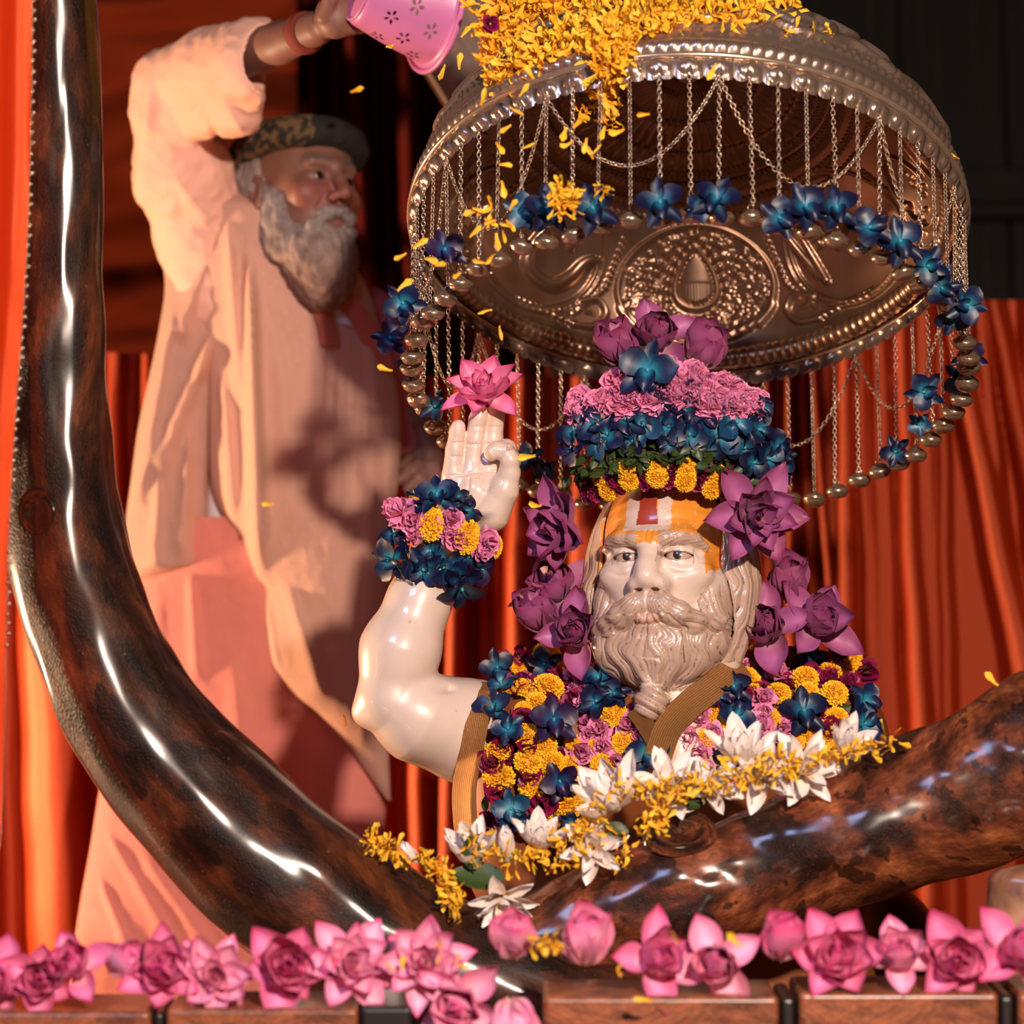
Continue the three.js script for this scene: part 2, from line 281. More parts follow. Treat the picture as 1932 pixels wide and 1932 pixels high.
// ------------------------------------------------------------------ forked trunk
const TD = 3.72;   // its distance
{
  const t = thing('forked_trunk', 'thick dark varnished forked tree trunk curving around the statue', 'trunk', V(900, 1900, TD));
  const tp = (rows, dd) => [rows.map((r) => V(r[0], r[1], TD + (r[3] ?? 0) + dd)), rows.map((r) => r[2] * TD / F)];
  const colour = (a, b, c, o) => tex(512, 1024, (u, v) => {
    const m = clamp(0.5 + tn(u, v, 7, 9, o) * 1.5 + tn(u, v, 26, 8, o + 3) * 0.7), q = tn(u, v, 14, 14, o + 9), fine = tn(u, v, 120, 60, o + 5);
    let k = [0, 1, 2].map((i) => m < 0.5 ? mix(a[i], b[i], m * 2) : mix(b[i], c[i], m * 2 - 1)); if (q < -0.16) k = k.map((x, i) => mix(x, a[i] * 0.75, 0.6)); if (noise(u * 150 + o, v * 330, o) > 0.62 && noise(u * 12, v * 20, o + 2) > 0.12) return [0.5, 0.4, 0.33]; return k.map((x) => x * (1 + fine * 0.5));
  });
  const bump = tex(1024, 1024, (u, v) => gray(0.5 + tn(u, v, 60, 90, 3) * 0.06 + (tn(u, v, 240, 340, 6)) * 1.0), false);
  const mk = (map, o) => std({ map, roughness: 0.5, specularIntensity: 0.25, clearcoat: 1, clearcoatRoughness: 0.17, bumpMap: bump, bumpScale: 0.0011, ...o });
  const lump = (o) => (a, v) => 1 + 0.10 * noise(Math.cos(a) * 0.9 + o, Math.sin(a) * 0.9, v * 9) + 0.05 * noise(Math.cos(a) * 2.2, Math.sin(a) * 2.2 + o, v * 22) + 0.012 * noise(Math.cos(a) * 9, Math.sin(a) * 9 + o, v * 30);
  let [p, r] = tp([[106, -260, 74], [108, -80, 76], [113, 300, 78], [108, 600, 82], [110, 850, 96], [130, 1020, 108], [178, 1200, 122], [275, 1390, 130], [415, 1545, 140], [570, 1685, 150], [740, 1800, 155], [960, 1890, 160], [1220, 1990, 150]], 0);
  const darkWood = mk(colour([0.09, 0.045, 0.032], [0.19, 0.095, 0.058], [0.36, 0.18, 0.09], 2));
  wpart('main_stem', sweep(p, r, 72, 260, { shape: lump(3), sv: 2.2 }), darkWood, t);
  [p, r] = tp([[880, 1850, 90, 0.03], [1010, 1790, 100], [1120, 1742, 108], [1260, 1692, 112, -0.01], [1450, 1636, 122], [1650, 1560, 136], [1800, 1508, 150], [1932, 1440, 160], [2150, 1320, 165]], 0);
  const redWood = mk(colour([0.15, 0.075, 0.05], [0.4, 0.2, 0.12], [0.6, 0.34, 0.2], 5));
  wpart('right_branch', sweep(p, r, 72, 200, { shape: lump(8), sv: 1.8 }), redWood, t);
  // cut-branch scar on the right branch and the knot on the stem
  const scar = (px, py, d, rx, ry, rot, mat) => {
    const g = grid(40, 10, (u, v) => { const a = u * 2 * Math.PI, q = v; return V3(Math.cos(a) * q * rx * (1 + 0.06 * noise(Math.cos(a) * 2, Math.sin(a) * 2, px)), Math.sin(a) * q * ry, 0.006 * Math.sin(Math.min(1, q * 1.02) * Math.PI * 0.5 + 0) - 0.012 * (q > 0.9 ? (q - 0.9) * 10 : 0) - 0.004 * (1 - q)); }, { closedU: true });
    const m = part('knot', g, mat, t); m.position.copy(V(px, py, d)).sub(t.position); m.rotation.set(PITCH - 0.75, 0, rot); return m;
  };
  scar(1283, 1570, 3.672, 0.047, 0.032, 0.12, redWood).scale.setScalar(0.95);
  scar(72, 965, 3.66, 0.026, 0.03, 0, darkWood).rotation.set(PITCH, -0.3, 0);
  numberParts(t);
}
// pale log end under the branch at the right edge
{
  const t = thing('log_post', 'pale brown knobbly log end under the branch at the right edge', 'log', V(1935, 1800, 3.6));
  const g = sweep([V(1945, 2100, 3.66), V(1942, 1900, 3.63), V(1938, 1760, 3.6), V(1936, 1630, 3.6)], [0.05, 0.052, 0.05, 0.042], 40, 60, { shape: (a, v) => 1 + 0.12 * noise(Math.cos(a), Math.sin(a), v * 5) + 0.05 * noise(Math.cos(a) * 3, Math.sin(a) * 3, v * 14) });
  wpart('log', g, std({ map: tex(256, 256, (u, v) => { const m = clamp(0.5 + tn(u, v, 9, 9, 2) * 1.6); return [mix(0.42, 0.72, m), mix(0.26, 0.52, m), mix(0.18, 0.4, m)]; }), roughness: 0.4, clearcoat: 0.7, clearcoatRoughness: 0.2 }), t);
}
// embossed metal vessel behind the branch
{
  const c = V(1660, 1990, 4.35), t = thing('embossed_vessel', 'dark bronze vessel embossed with flowers partly hidden under the right branch', 'vessel', c);
  const pts = []; for (let i = 0; i <= 40; i++) { const v = i / 40, h = v * 0.24; pts.push(new THREE.Vector2(0.01 + 0.125 * Math.pow(Math.sin(Math.PI * clamp(1 - v, 0, 1) * 0.5 + 0.0), 0.55), h)); }
  const g = new THREE.LatheGeometry(pts, 96);
  const hm = tex(512, 256, (u, v) => { let h = 0; for (let i = 0; i < 9; i++) for (const [dx, dy, r] of [[0, 0.55, 0.03], [0.02, 0.62, 0.016], [-0.02, 0.62, 0.016], [0.03, 0.54, 0.016], [-0.03, 0.54, 0.016], [0.045, 0.7, 0.012], [0.05, 0.42, 0.02]]) { const x = ((u - (i / 9 + dx) + 1.5) % 1 - 0.5) * 2, y = v - dy, q = Math.hypot(x, y) / r; if (q < 1) h = Math.max(h, Math.sqrt(1 - q * q)); } return gray(h); }, false);
  part('body', g, std({ color: 0x6a3a22, metalness: 0.8, roughness: 0.4, bumpMap: hm, bumpScale: 0.006 }), t);
}

// ------------------------------------------------------------------ brick ledge
const LD = 3.32;     // distance of its front face
{
  const t = thing('brick_ledge', 'glazed red brown brick ledge along the bottom below the lotus flowers', 'ledge', V(966, 2100, LD + 0.06));
  const bt = tex(512, 256, (u, v) => { const m = clamp(0.5 + tn(u, v, 8, 6, 4) * 1.3), q = tn(u, v, 40, 30, 8), sp = tn(u, v, 60, 40, 12); let c = [mix(0.4, 0.68, m), mix(0.21, 0.38, m), mix(0.13, 0.24, m)].map((x) => x * (1 + q * 0.6)); if (sp > 0.27) c = [0.62, 0.47, 0.37]; return c; });
  const bm = std({ map: bt, roughness: 0.38, clearcoat: 0.5, clearcoatRoughness: 0.25 }), dm = std({ color: 0x1c1412, roughness: 0.45, clearcoat: 0.6, clearcoatRoughness: 0.2 }), s = LD / F;
  const brick = (x0, x1, y0, mat = bm, depth = 0.13, h = 150, z = 0) => {
    const g = new RoundedBoxGeometry((x1 - x0) * s, h * s, depth, 3, 0.006), m = part(mat === dm ? 'joint' : 'brick', g, mat, t), p = V((x0 + x1) / 2, y0 + h / 2, LD + depth / 2 + z); m.position.copy(p).sub(t.position); m.rotation.x = PITCH; return m;
  };
  brick(-260, -20, 1890); brick(-10, 299, 1890); brick(322, 684, 1884); brick(300, 321, 1893, dm, 0.11, 150, 0.012); brick(684, 782, 1880, dm);
  brick(1021, 1464, 1862); brick(1494, 1870, 1855); brick(1900, 2180, 1856); brick(1465, 1493, 1866, dm, 0.11, 150, 0.012); brick(1871, 1899, 1862, dm, 0.11, 150, 0.012);
  brick(782, 1021, 1975, dm, 0.13, 60); brick(-20, -10, 1893, dm, 0.11, 150, 0.012);
  const base = part('base', new THREE.BoxGeometry(1.5, 1.18, 0.12), dm, t); base.position.set(0, V(966, 2005, LD).y - 0.59 - t.position.y, 0.02);
  numberParts(t);
}
// lamps
for (const [name, label, pos, target, w, h, color, L] of LAMPS) {
  const t = thing(name, label, 'lamp', V3(...pos)); t.lookAt(...target);
  const c = part('housing', new RoundedBoxGeometry(w + 0.04, h + 0.04, 0.06, 2, 0.01), M.lampCase, t); c.position.z = -0.034;
  part('diffuser', new THREE.PlaneGeometry(w, h), new THREE.MeshStandardMaterial({ color: 0x111111, emissive: color, emissiveIntensity: 1.5 }), t);
  const hgt = pos[1] > 2.5 ? RH - pos[1] : -(pos[1] - 1.05), rod = part('stand', new THREE.CylinderGeometry(0.012, 0.012, Math.abs(hgt), 10), M.lampCase, t);
  t.updateMatrixWorld(); rod.quaternion.copy(t.quaternion).invert(); rod.position.copy(t.worldToLocal(V3(pos[0], pos[1] + hgt / 2, pos[2]).addScaledVector(V3(pos[0] - target[0], 0, pos[2] - target[2]).normalize(), 0.06)));
  const d = V3(...target).sub(V3(...pos)).normalize(), q = V3(...pos).addScaledVector(d, 0.012);
  areaLight(q.toArray(), target, w, h, color, L);
}

// ------------------------------------------------------------------ silver canopy
const CC = V(1297, 434, 4.03), RR = 0.345;
const silverBase = { metalness: 0.8, roughness: 0.3, color: 0xb49a88 };
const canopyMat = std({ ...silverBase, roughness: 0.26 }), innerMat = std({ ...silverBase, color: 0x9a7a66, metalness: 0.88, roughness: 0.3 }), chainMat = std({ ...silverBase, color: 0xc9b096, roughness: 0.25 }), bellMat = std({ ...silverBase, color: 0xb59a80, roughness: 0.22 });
const canopy = thing('canopy', 'round embossed silver canopy hung with chains and small bells over the statue', 'canopy', CC);
canopy.rotation.set(PITCH - 29.5 * Math.PI / 180, 0, -0.03, 'ZXY');
canopy.updateMatrixWorld();
const cInv = canopy.matrixWorld.clone().invert();
// profile from the rim (s = 0) to the crown (s = 1): [s, r, h]
const prof = curveRows([[0, 0.345, 0.004], [0.12, 0.342, 0.05], [0.28, 0.318, 0.105], [0.45, 0.272, 0.158], [0.65, 0.196, 0.208], [0.83, 0.1, 0.24], [1, 0.002, 0.252]]);
// relief maps in metres: stamps on a field of W x H cells
function Relief(W, H, mx, my) {       // covers mx by my metres, origin at the middle bottom
  const A = new Float32Array(W * H), ax = W / mx, ay = H / my;
  const stamp = (x, y, r, fn) => { const i0 = Math.floor((x - r + mx / 2) * ax), i1 = Math.ceil((x + r + mx / 2) * ax), j0 = Math.max(0, Math.floor((y - r) * ay)), j1 = Math.min(H - 1, Math.ceil((y + r) * ay)); for (let j = j0; j <= j1; j++) for (let i = i0; i <= i1; i++) { const ii = ((i % W) + W) % W, d = Math.hypot((i + 0.5) / ax - mx / 2 - x, (j + 0.5) / ay - y) / r; if (d < 1) A[j * W + ii] = Math.max(A[j * W + ii], fn(d)); } };
  const R = {
    A, dome: (x, y, r, h) => stamp(x, y, r, (d) => h * Math.sqrt(1 - d * d)), ring: (x, y, r, w, h) => { for (let i = 0; i < 2 * Math.PI * r / w * 3; i++) { const a = i / (2 * Math.PI * r / w * 3) * 2 * Math.PI; R.dome(x + r * Math.cos(a), y + r * Math.sin(a), w, h); } },
    stroke: (pts, w, h) => { const c = new THREE.CatmullRomCurve3(pts.map((p) => V3(p[0], p[1], p[2] ?? 1))), L = c.getLength ? pts.slice(1).reduce((s, p, i) => s + Math.hypot(p[0] - pts[i][0], p[1] - pts[i][1]), 0) : 0, n = Math.ceil(L / w * 4) + 2; for (let i = 0; i <= n; i++) { const p = c.getPoint(i / n); R.dome(p.x, p.y, w * p.z, h * p.z); } },
    line: (a, b, w, h) => { const n = Math.ceil(Math.hypot(b[0] - a[0], b[1] - a[1]) / w * 4); for (let i = 0; i <= n; i++) R.dome(mix(a[0], b[0], i / n), mix(a[1], b[1], i / n), w, h); },
    beads: (pts, r, step, h) => { let acc = 0; for (let k = 0; k < pts.length - 1; k++) { const a = pts[k], b = pts[k + 1], L = Math.hypot(b[0] - a[0], b[1] - a[1]); while (acc < L) { R.dome(mix(a[0], b[0], acc / L), mix(a[1], b[1], acc / L), r, h); acc += step; } acc -= L; } },
    flower: (x, y, r) => { R.dome(x, y, r * 0.4, 0.0042); for (let k = 0; k < 6; k++) { const a = k * Math.PI / 3 + x * 50; R.dome(x + Math.cos(a) * r * 0.66, y + Math.sin(a) * r * 0.66, r * 0.36, 0.0034); } },
    at: (x, y) => { const fx = (x + mx / 2) * ax - 0.5, fy = clamp(y * ay - 0.5, 0, H - 1.001); const i = Math.floor(fx), j = Math.floor(fy), u = fx - i, v = fy - j, W1 = (k) => ((k % W) + W) % W; const j1 = Math.min(H - 1, j + 1); return mix(mix(A[j * W + W1(i)], A[j * W + W1(i + 1)], u), mix(A[j1 * W + W1(i)], A[j1 * W + W1(i + 1)], u), v); },
  };
  return R;
}
const arc = (cx, cy, rx, ry, a0, a1, n = 24) => Array.from({ length: n + 1 }, (_, i) => { const a = mix(a0, a1, i / n); return [cx + rx * Math.cos(a), cy + ry * Math.sin(a)]; });
// inside wall: x runs to the right as seen from the front, y up from the rolled rim; seen at about 1390 px a metre, (1320, 655) is the origin
const inner = Relief(2200, 420, 1.4, 0.26);
{
  const R = inner, q = (px, py) => [(px - 1325) / 1390, (662 - py) / 1390];
  const drop = (s) => { const o = []; for (let i = 0; i <= 40; i++) { const a = i / 40 * 2 * Math.PI; const y = -Math.cos(a) * 0.040 * s, x = Math.sin(a) * 0.029 * s * (1 - 0.30 * (y / 0.04 / s) - 0.32 * Math.pow(Math.max(0, y / 0.04 / s), 3)); o.push([x, 0.098 + y * (y > 0 ? 1.22 : 1)]); } return o; };
  const inDrop = (x, y) => { const P = drop(0.8); let c = false; for (let i = 0, j = P.length - 1; i < P.length; j = i++) if ((P[i][1] > y) !== (P[j][1] > y) && x < (P[j][0] - P[i][0]) * (y - P[i][1]) / (P[j][1] - P[i][1]) + P[i][0]) c = !c; return c; };
  R.stroke(drop(1), 0.0045, 0.006); R.beads(drop(1.42), 0.0068, 0.0145, 0.0062);
  for (let j = 0; j < 420; j++) for (let i = 900; i < 1300; i++) { const x = (i + 0.5) / 2200 * 1.4 - 0.7, y = (j + 0.5) / 420 * 0.26; if (y > 0.04 && y < 0.16 && Math.abs(x) < 0.04 && inDrop(x, y)) R.A[j * 2200 + i] = Math.max(R.A[j * 2200 + i], 0.009 * Math.sqrt(clamp(1 - (x / 0.026) ** 2 - ((y - 0.095) / 0.05) ** 2, 0, 1)) - (y < 0.095 ? 0.0012 * (0.5 + 0.5 * Math.cos(x * 1500)) : 0)); }
  const oval = arc(0, 0.09, 0.112, 0.088, 0, 2 * Math.PI, 60); R.stroke(oval, 0.0042, 0.0055);
  reseed(5); for (let k = 0; k < 170; k++) { const a = rr(0, 6.283), r = Math.sqrt(rr(0.26, 0.9)), x = 0.104 * r * Math.cos(a), y = 0.09 + 0.08 * r * Math.sin(a); if (Math.hypot(x / 0.046, (y - 0.1) / 0.062) > 1) (k % 4 ? R.dome(x, y, rr(0.004, 0.0075), rr(0.003, 0.006)) : R.flower(x, y, 0.0105)); }
  for (const s of [-1, 1]) {
    for (let k = 0; k < 5; k++) R.stroke([[s * (0.03 + k * 0.013), 0.01 + k * 0.004, 1.2], [s * (0.042 + k * 0.014), 0.018 + k * 0.006, 1], [s * (0.05 + k * 0.014), 0.034 + k * 0.006, 0.6], [s * (0.044 + k * 0.013), 0.04 + k * 0.007, 0.4]], 0.005, 0.006);
    // scroll between the medallions
    R.stroke([[s * 0.165, 0.01], [s * 0.135, 0.016], [s * 0.122, 0.04], [s * 0.135, 0.058], [s * 0.153, 0.052], [s * 0.15, 0.036, 0.7], [s * 0.14, 0.036, 0.6]], 0.005, 0.0065);
    R.beads([[s * 0.15, 0.012], [s * 0.2, 0.016], [s * 0.25, 0.012]], 0.005, 0.0105, 0.005); R.flower(s * 0.17, 0.034, 0.012); R.flower(s * 0.148, 0.07, 0.009);
    R.beads([[s * 0.118, 0.15], [s * 0.123, 0.11], [s * 0.128, 0.08], [s * 0.16, 0.035], [s * 0.2, 0.022], [s * 0.25, 0.02]], 0.0042, 0.009, 0.0045);
    R.stroke(arc(s * 0.245, 0.108, 0.098, 0.094, -2.2 , 2.2).map(([x, y]) => s > 0 ? [2 * 0.245 - x, y] : [x, y]), 0.0036, 0.0045);
    R.stroke(arc(s * 0.245, 0.108, 0.106, 0.1, 0, 2 * Math.PI, 50), 0.003, 0.004);
    for (let k = 0; k < 26; k++) R.dome(s * rr(0.36, 0.62), rr(0.01, 0.16), rr(0.004, 0.009), 0.005);
    for (let k = 0; k < 6; k++) R.flower(s * (0.37 + 0.05 * k), 0.05 + 0.05 * (k % 2), 0.018);
    for (let k = 0; k < 3; k++) R.stroke(arc(s * (0.4 + 0.09 * k), 0.09, 0.035, 0.06, 0, 5), 0.005, 0.006);
    R.beads([[s * 0.345, 0.005], [s * 0.37, 0.08], [s * 0.345, 0.17]], 0.005, 0.0105, 0.005);
  }
  // left emblem: hooked curl with a wedge; right emblem: bent bars and a dot
  R.stroke([q(1052, 487), q(1010, 470), q(975, 495), q(968, 535), q(990, 572), q(1030, 580), q(1068, 556), q(1090, 520), q(1118, 503)].map((p, i) => [p[0] + 0.0, p[1], [0.5, 0.75, 0.95, 1, 1.1, 1.1, 1, 0.9, 0.6][i]]), 0.0105, 0.009);
  R.stroke([[...q(1035, 482), 0.6], [...q(1052, 492), 1], [...q(1060, 480), 0.5]], 0.007, 0.007);
  for (const [a, b] of [[q(1530, 455), q(1572, 560)], [q(1560, 455), q(1585, 575)], [q(1600, 450), q(1632, 520)], [q(1632, 520), q(1690, 478)], [q(1545, 455), q(1600, 450)]]) R.line(a, b, 0.0062, 0.007);
  R.dome(...q(1596, 500), 0.008, 0.006);
  for (let y = 0.185; y < 0.25; y += 0.021) for (let k = 0; k < 110; k++) R.dome(-0.7 + k * 0.0127, y, 0.0048, 0.005);
}
const backA = (th) => { let a = th - Math.PI; a = Math.atan2(Math.sin(a), Math.cos(a)); return -a * 0.315; };   // arc along the inside from the back, to the right
const lathe = (r, h, th) => V3(Math.sin(th) * r, h, Math.cos(th) * r);
{
  // inner shell: fine where it shows (the back), coarse in front
  const fine = 760, warp = (u) => { const b = u * 2 - 1; return Math.PI + Math.PI * (0.62 * b + 0.38 * b * b * b); };
  const g = grid(fine, 230, (u, v) => { const th = warp(u), s = v * 0.98, [r, h] = prof(s), L = v * 0.42; let e = L < 0.3 && L > 0.043 ? inner.at(backA(th) - 0.03, L - 0.043) : 0; e += v > 0.6 ? 0.006 * Math.max(0, Math.sin(v * 70)) + 0.003 * Math.max(0, Math.sin(th * 60)) * sstep(0.7, 0.72, v) : 0; return lathe(r - 0.006 - e * 1.05, h - 0.002 - e * 0.4 * sstep(0.2, 0.9, v), th); }, { su: 1, sv: 1 });
  part('inner_shell', g, innerMat, canopy);
}
const outer = Relief(1024, 420, 0.27, 0.42);     // one eighth of the outside, repeated
{
  const R = outer, t = (f) => { f(1); f(-1); };
  R.beads([[-0.135, 0.062], [0.135, 0.062]], 0.006, 0.0135, 0.005);
  t((s) => { R.stroke([[0, 0.075, 1.2], [s * 0.03, 0.082], [s * 0.065, 0.1], [s * 0.1, 0.09], [s * 0.13, 0.078]], 0.007, 0.008); R.stroke([[s * 0.02, 0.1], [s * 0.05, 0.13], [s * 0.03, 0.155], [s * 0.012, 0.14], [s * 0.02, 0.125, 0.7]], 0.008, 0.009); R.flower(s * 0.09, 0.125, 0.022); R.stroke([[s * 0.07, 0.17], [s * 0.1, 0.16], [s * 0.125, 0.18], [s * 0.1, 0.2], [s * 0.09, 0.185, 0.6]], 0.008, 0.009); for (let k = 0; k < 10; k++) R.dome(s * (0.015 + 0.012 * k), 0.078 + 0.006 * Math.sin(k), 0.0052, 0.005); });
  R.flower(0, 0.115, 0.016); R.flower(0, 0.19, 0.03); R.beads([[-0.135, 0.225], [0.135, 0.225]], 0.007, 0.0165, 0.006);
  reseed(9); for (let k = 0; k < 60; k++) R.dome(rr(-0.135, 0.135), rr(0.075, 0.22), rr(0.003, 0.006), 0.004);
}
part('dome', grid(760, 150, (u, v) => { const th = u * 2 * Math.PI, [r, h] = prof(v), x = (((th / (2 * Math.PI) * 8) % 1) - 0.5) * 0.27, e = outer.at(x, v * 0.42) * sstep(0.12, 0.16, v); return lathe(r + e * 0.85, h + e * 0.5, th); }, { closedU: true }), canopyMat, canopy);
// ribbed band, bright ridge, rolled rim and scalloped lip
part('ribbed_band', grid(1200, 14, (u, v) => { const th = u * 2 * Math.PI, b = Math.sin(v * Math.PI), rib = 0.0022 * Math.abs(Math.sin(th * 75)) * b; return lathe(0.345 + 0.007 * b + rib, 0.01 + v * 0.028, th); }, { closedU: true }), canopyMat, canopy);
part('ridge', new THREE.TorusGeometry(0.3525, 0.0038, 10, 220).rotateX(Math.PI / 2).translate(0, 0.006, 0), std({ ...silverBase, color: 0xd8bfa6, roughness: 0.22 }), canopy);
part('rolled_rim', grid(1300, 14, (u, v) => { const th = u * 2 * Math.PI, a = v * 2 * Math.PI, rib = 1 + 0.11 * Math.abs(Math.sin(th * 82)); return lathe(0.331 + 0.0125 * Math.cos(a) * rib, 0.0135 + 0.0135 * Math.sin(a) * rib, th); }, { closedU: true }), innerMat, canopy);
const NS = 62;
part('scalloped_lip', grid(NS * 16, 12, (u, v) => {
  const th = u * 2 * Math.PI, k = u * NS * 1, f = Math.abs((k % 1) - 0.5) * 2, lobe = Math.sqrt(Math.max(0, 1 - f * f)), f2 = Math.abs(((k * 2) % 1) - 0.5) * 2, drop = 0.0215 + 0.006 * Math.sqrt(Math.max(0, 1 - f2 * f2));
  const e = v * (1 - v) * 4, puff = 0.0055 * Math.sqrt(clamp(1 - (f / 0.72) ** 2 - ((v - 0.45) / 0.36) ** 2)) + 0.0025 * e * Math.abs(Math.sin(th * NS * 4)) * (f > 0.5 ? 1 : 0.3);
  return lathe(0.3495 + 0.001 * lobe - 0.006 * v + puff, 0.004 - v * drop, th);
}, { closedU: true }), canopyMat, canopy);
// suspension rod above
part('rod', new THREE.CylinderGeometry(0.012, 0.012, 1.0, 16).translate(0, 0.74, 0), canopyMat, canopy);

// chains of links, bells at their ends
const linkGeo = (n, pitch, r, w) => { const L = []; for (let i = 0; i < n; i++) { const g = new THREE.TorusGeometry(r, w, 4, 8); g.scale(0.66, 1, 1); g.rotateY(i % 2 ? 0.85 : -0.75); g.translate(0, -(i + 0.5) * pitch, 0); L.push(g); } return mergeGeometries(L); };
const NL = 29, LP = 0.0056, chainL = NL * LP, chainGeo = linkGeo(NL, LP, 0.0037, 0.00085);
const bellGeo = (() => {
  const R = 0.0152, P = []; const rows = curveRows([[0, 0.0005, 0.0105], [0.1, 0.004, 0.0102], [0.22, 0.0085, 0.0085], [0.3, 0.0098, 0.0068], [0.42, 0.0142, 0.0035], [0.5, 0.0152, 0], [0.56, 0.0144, -0.0025], [0.62, 0.0138, -0.003], [0.8, 0.010, -0.0075], [1, 0.0005, -0.0095]]);
  const g = grid(72, 26, (u, v) => { let [r, y] = rows(v); const th = u * 2 * Math.PI; if (v > 0.3 && v < 0.46) { const e = Math.sin((v - 0.3) / 0.16 * Math.PI); r += 0.0009 * e * (Math.sin(th * 22) > 0 ? 1 : -0.3) * (0.6 + 0.4 * Math.sin(th * 9)); } if (v > 0.64 && Math.abs(((th / Math.PI) % 1) - 0.5) < 0.08 * (1 - v) * 4) r *= 0.93; return lathe(r, y, th); }, { closedU: true });
  const loop = new THREE.TorusGeometry(0.0035, 0.0009, 6, 12).translate(0, 0.0125, 0); g.deleteAttribute('color'); return mergeGeometries([g, loop]);
})();
const hang = canopy.quaternion.clone().invert(), bells = [];     // bells: world positions
reseed(21);
for (let i = 0; i < NS; i++) {
  const th = (i + 0.5) / NS * 2 * Math.PI, top = lathe(0.3475, -0.02, th), k = rr(0.97, 1.03);
  const c = part('chain', chainGeo, chainMat, canopy); c.position.copy(top); c.quaternion.copy(hang).multiply(new THREE.Quaternion().setFromEuler(new THREE.Euler(rr(-0.02, 0.02), rr(0, 6.28), rr(-0.03, 0.03)))); c.scale.set(1, k, 1);
  const w = top.clone().applyMatrix4(canopy.matrixWorld); w.y -= chainL * k + 0.012;
  const b = part('bell', bellGeo, bellMat, canopy); b.position.copy(w.clone().applyMatrix4(cInv)); b.quaternion.copy(hang).multiply(new THREE.Quaternion().setFromEuler(new THREE.Euler(rr(-0.1, 0.45), rr(0, 6.28), rr(-0.3, 0.3))));
  bells.push({ th, p: w });
}
for (let s = 0; s < 11; s++) {       // swags between every sixth scallop
  const i0 = s * 5.64, a = lathe(0.3475, -0.02, (Math.round(i0) + 0.5) / NS * 2 * Math.PI).applyMatrix4(canopy.matrixWorld), b = lathe(0.3475, -0.02, (Math.round(i0 + 5.64) + 0.5) / NS * 2 * Math.PI).applyMatrix4(canopy.matrixWorld), L = [], n = 62;
  const pt = (t) => a.clone().lerp(b, t).add(V3(0, -0.11 * (1 - (2 * t - 1) ** 2) * (1 + 0.12 * Math.sin(s * 3)), 0));
  let t = 0; while (t < 1 && L.length < 80) { const p = pt(t), d = pt(t + 0.01).sub(p); const g = new THREE.TorusGeometry(0.0037, 0.00085, 4, 8); g.scale(0.66, 1, 1); g.rotateY(L.length % 2 ? 0.85 : -0.75); g.applyQuaternion(new THREE.Quaternion().setFromUnitVectors(V3(0, 1, 0), d.clone().normalize())); g.translate(p.x, p.y, p.z); L.push(g); t += 0.0056 / (d.length() / 0.01); }
  part('swag_chain', mergeGeometries(L).applyMatrix4(cInv), chainMat, canopy);
}
numberParts(canopy);
// distance along the ray of a pixel to the outside of the dome (null when it misses)
function hitDome(px, py) {
  for (let d = 3.5; d < 4.5; d += 0.004) { const p = V(px, py, d).applyMatrix4(cInv), r = Math.hypot(p.x, p.z); if (p.y < 0.002 || p.y > 0.25) continue; let lo = 0, hi = 1; for (let k = 0; k < 14; k++) { const m = (lo + hi) / 2; if (prof(m)[1] < p.y) lo = m; else hi = m; } if (r < prof(lo)[0]) return d; }
  return null;
}

// ------------------------------------------------------------------ painted statue; modelled in photo pixels at its distance
const SD = 4.0, SS = SD / F;       // metres per pixel there
const statue = thing('bearded_statue', 'glossy cream painted statue of a bearded man raising one hand, with orange painted forehead', 'statue', V(1269, 2050, SD));
const statueMat = std({ color: 0xffffff, vertexColors: true, roughness: 0.34, clearcoat: 0.85, clearcoatRoughness: 0.1 });
// a pixel frame at the statue: x right, y down as in the photo, z towards the camera, about the frame centre pixel (ox, oy)
function fromPx(g, ox, oy, d = SD) {   // geometry in (x right, y UP, z towards camera) pixels about (ox, oy) -> world
  const s = d / F; g.scale(s, s, s); g.rotateX(PITCH); const o = V(ox, oy, d); g.translate(o.x, o.y, o.z); return g;
}
const HX = 1258, HY = 1064, YAW = -16 * Math.PI / 180, TILT = 8 * Math.PI / 180;
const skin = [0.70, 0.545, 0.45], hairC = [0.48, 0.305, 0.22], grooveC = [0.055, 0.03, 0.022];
const MOUS = [[6, -88, 152, 20], [28, -96, 149, 23], [54, -110, 138, 22], [80, -123, 116, 18], [104, -128, 90, 13], [121, -120, 70, 8]];
const BROW = [[13, 25, 144, 6], [30, 31, 143, 9.5], [56, 35, 132, 11], [80, 31, 110, 9.5], [97, 18, 90, 5]];
function headBase(x, y, z) {
  const a = Math.abs(x);
  let d = ell(x, y, z, 0, 48, -8, 117, 138, 136);                            // skull
  d = smin(d, ell(x, y, z, 0, -50, 22, 108, 125, 112), 40);                  // lower face
  d = smin(d, ell(a, y, z, 62, -32, 90, 44, 26, 30), 34);                    // cheek bones
  d = smin(d, cap(a, y, z, [0, 30, 132, 15], [62, 38, 117, 15]), 24);        // brow ridge
  d = smax(d, -ell(a, y, z, 48, 0, 138, 31, 17, 27), 18);                    // eye sockets
  d = smin(d, ell(a, y, z, 48, 1, 99, 31, 26, 27), 8);                       // lids and ball mass
  return d;
}
function lids(a, y, z) {            // lid shell with an almond opening
  const u = (a - 48) / 29, v = y - 0, s = Math.hypot(a - 48, y - 0, z - 100) - 28.5;
  const up = 5.6 * Math.pow(Math.max(0, 1 - Math.abs(u + 0.08) ** 2.2), 0.8) + 1, lo = -8 * Math.pow(Math.max(0, 1 - Math.abs(u - 0.05) ** 2.2), 0.9) + 0.5;
  const open = Math.max(v - up, lo - v) * -1;      // > 0 inside the opening
  return [s, Math.abs(u) < 1 ? open : -5 * (Math.abs(u) - 1) - 1];
}
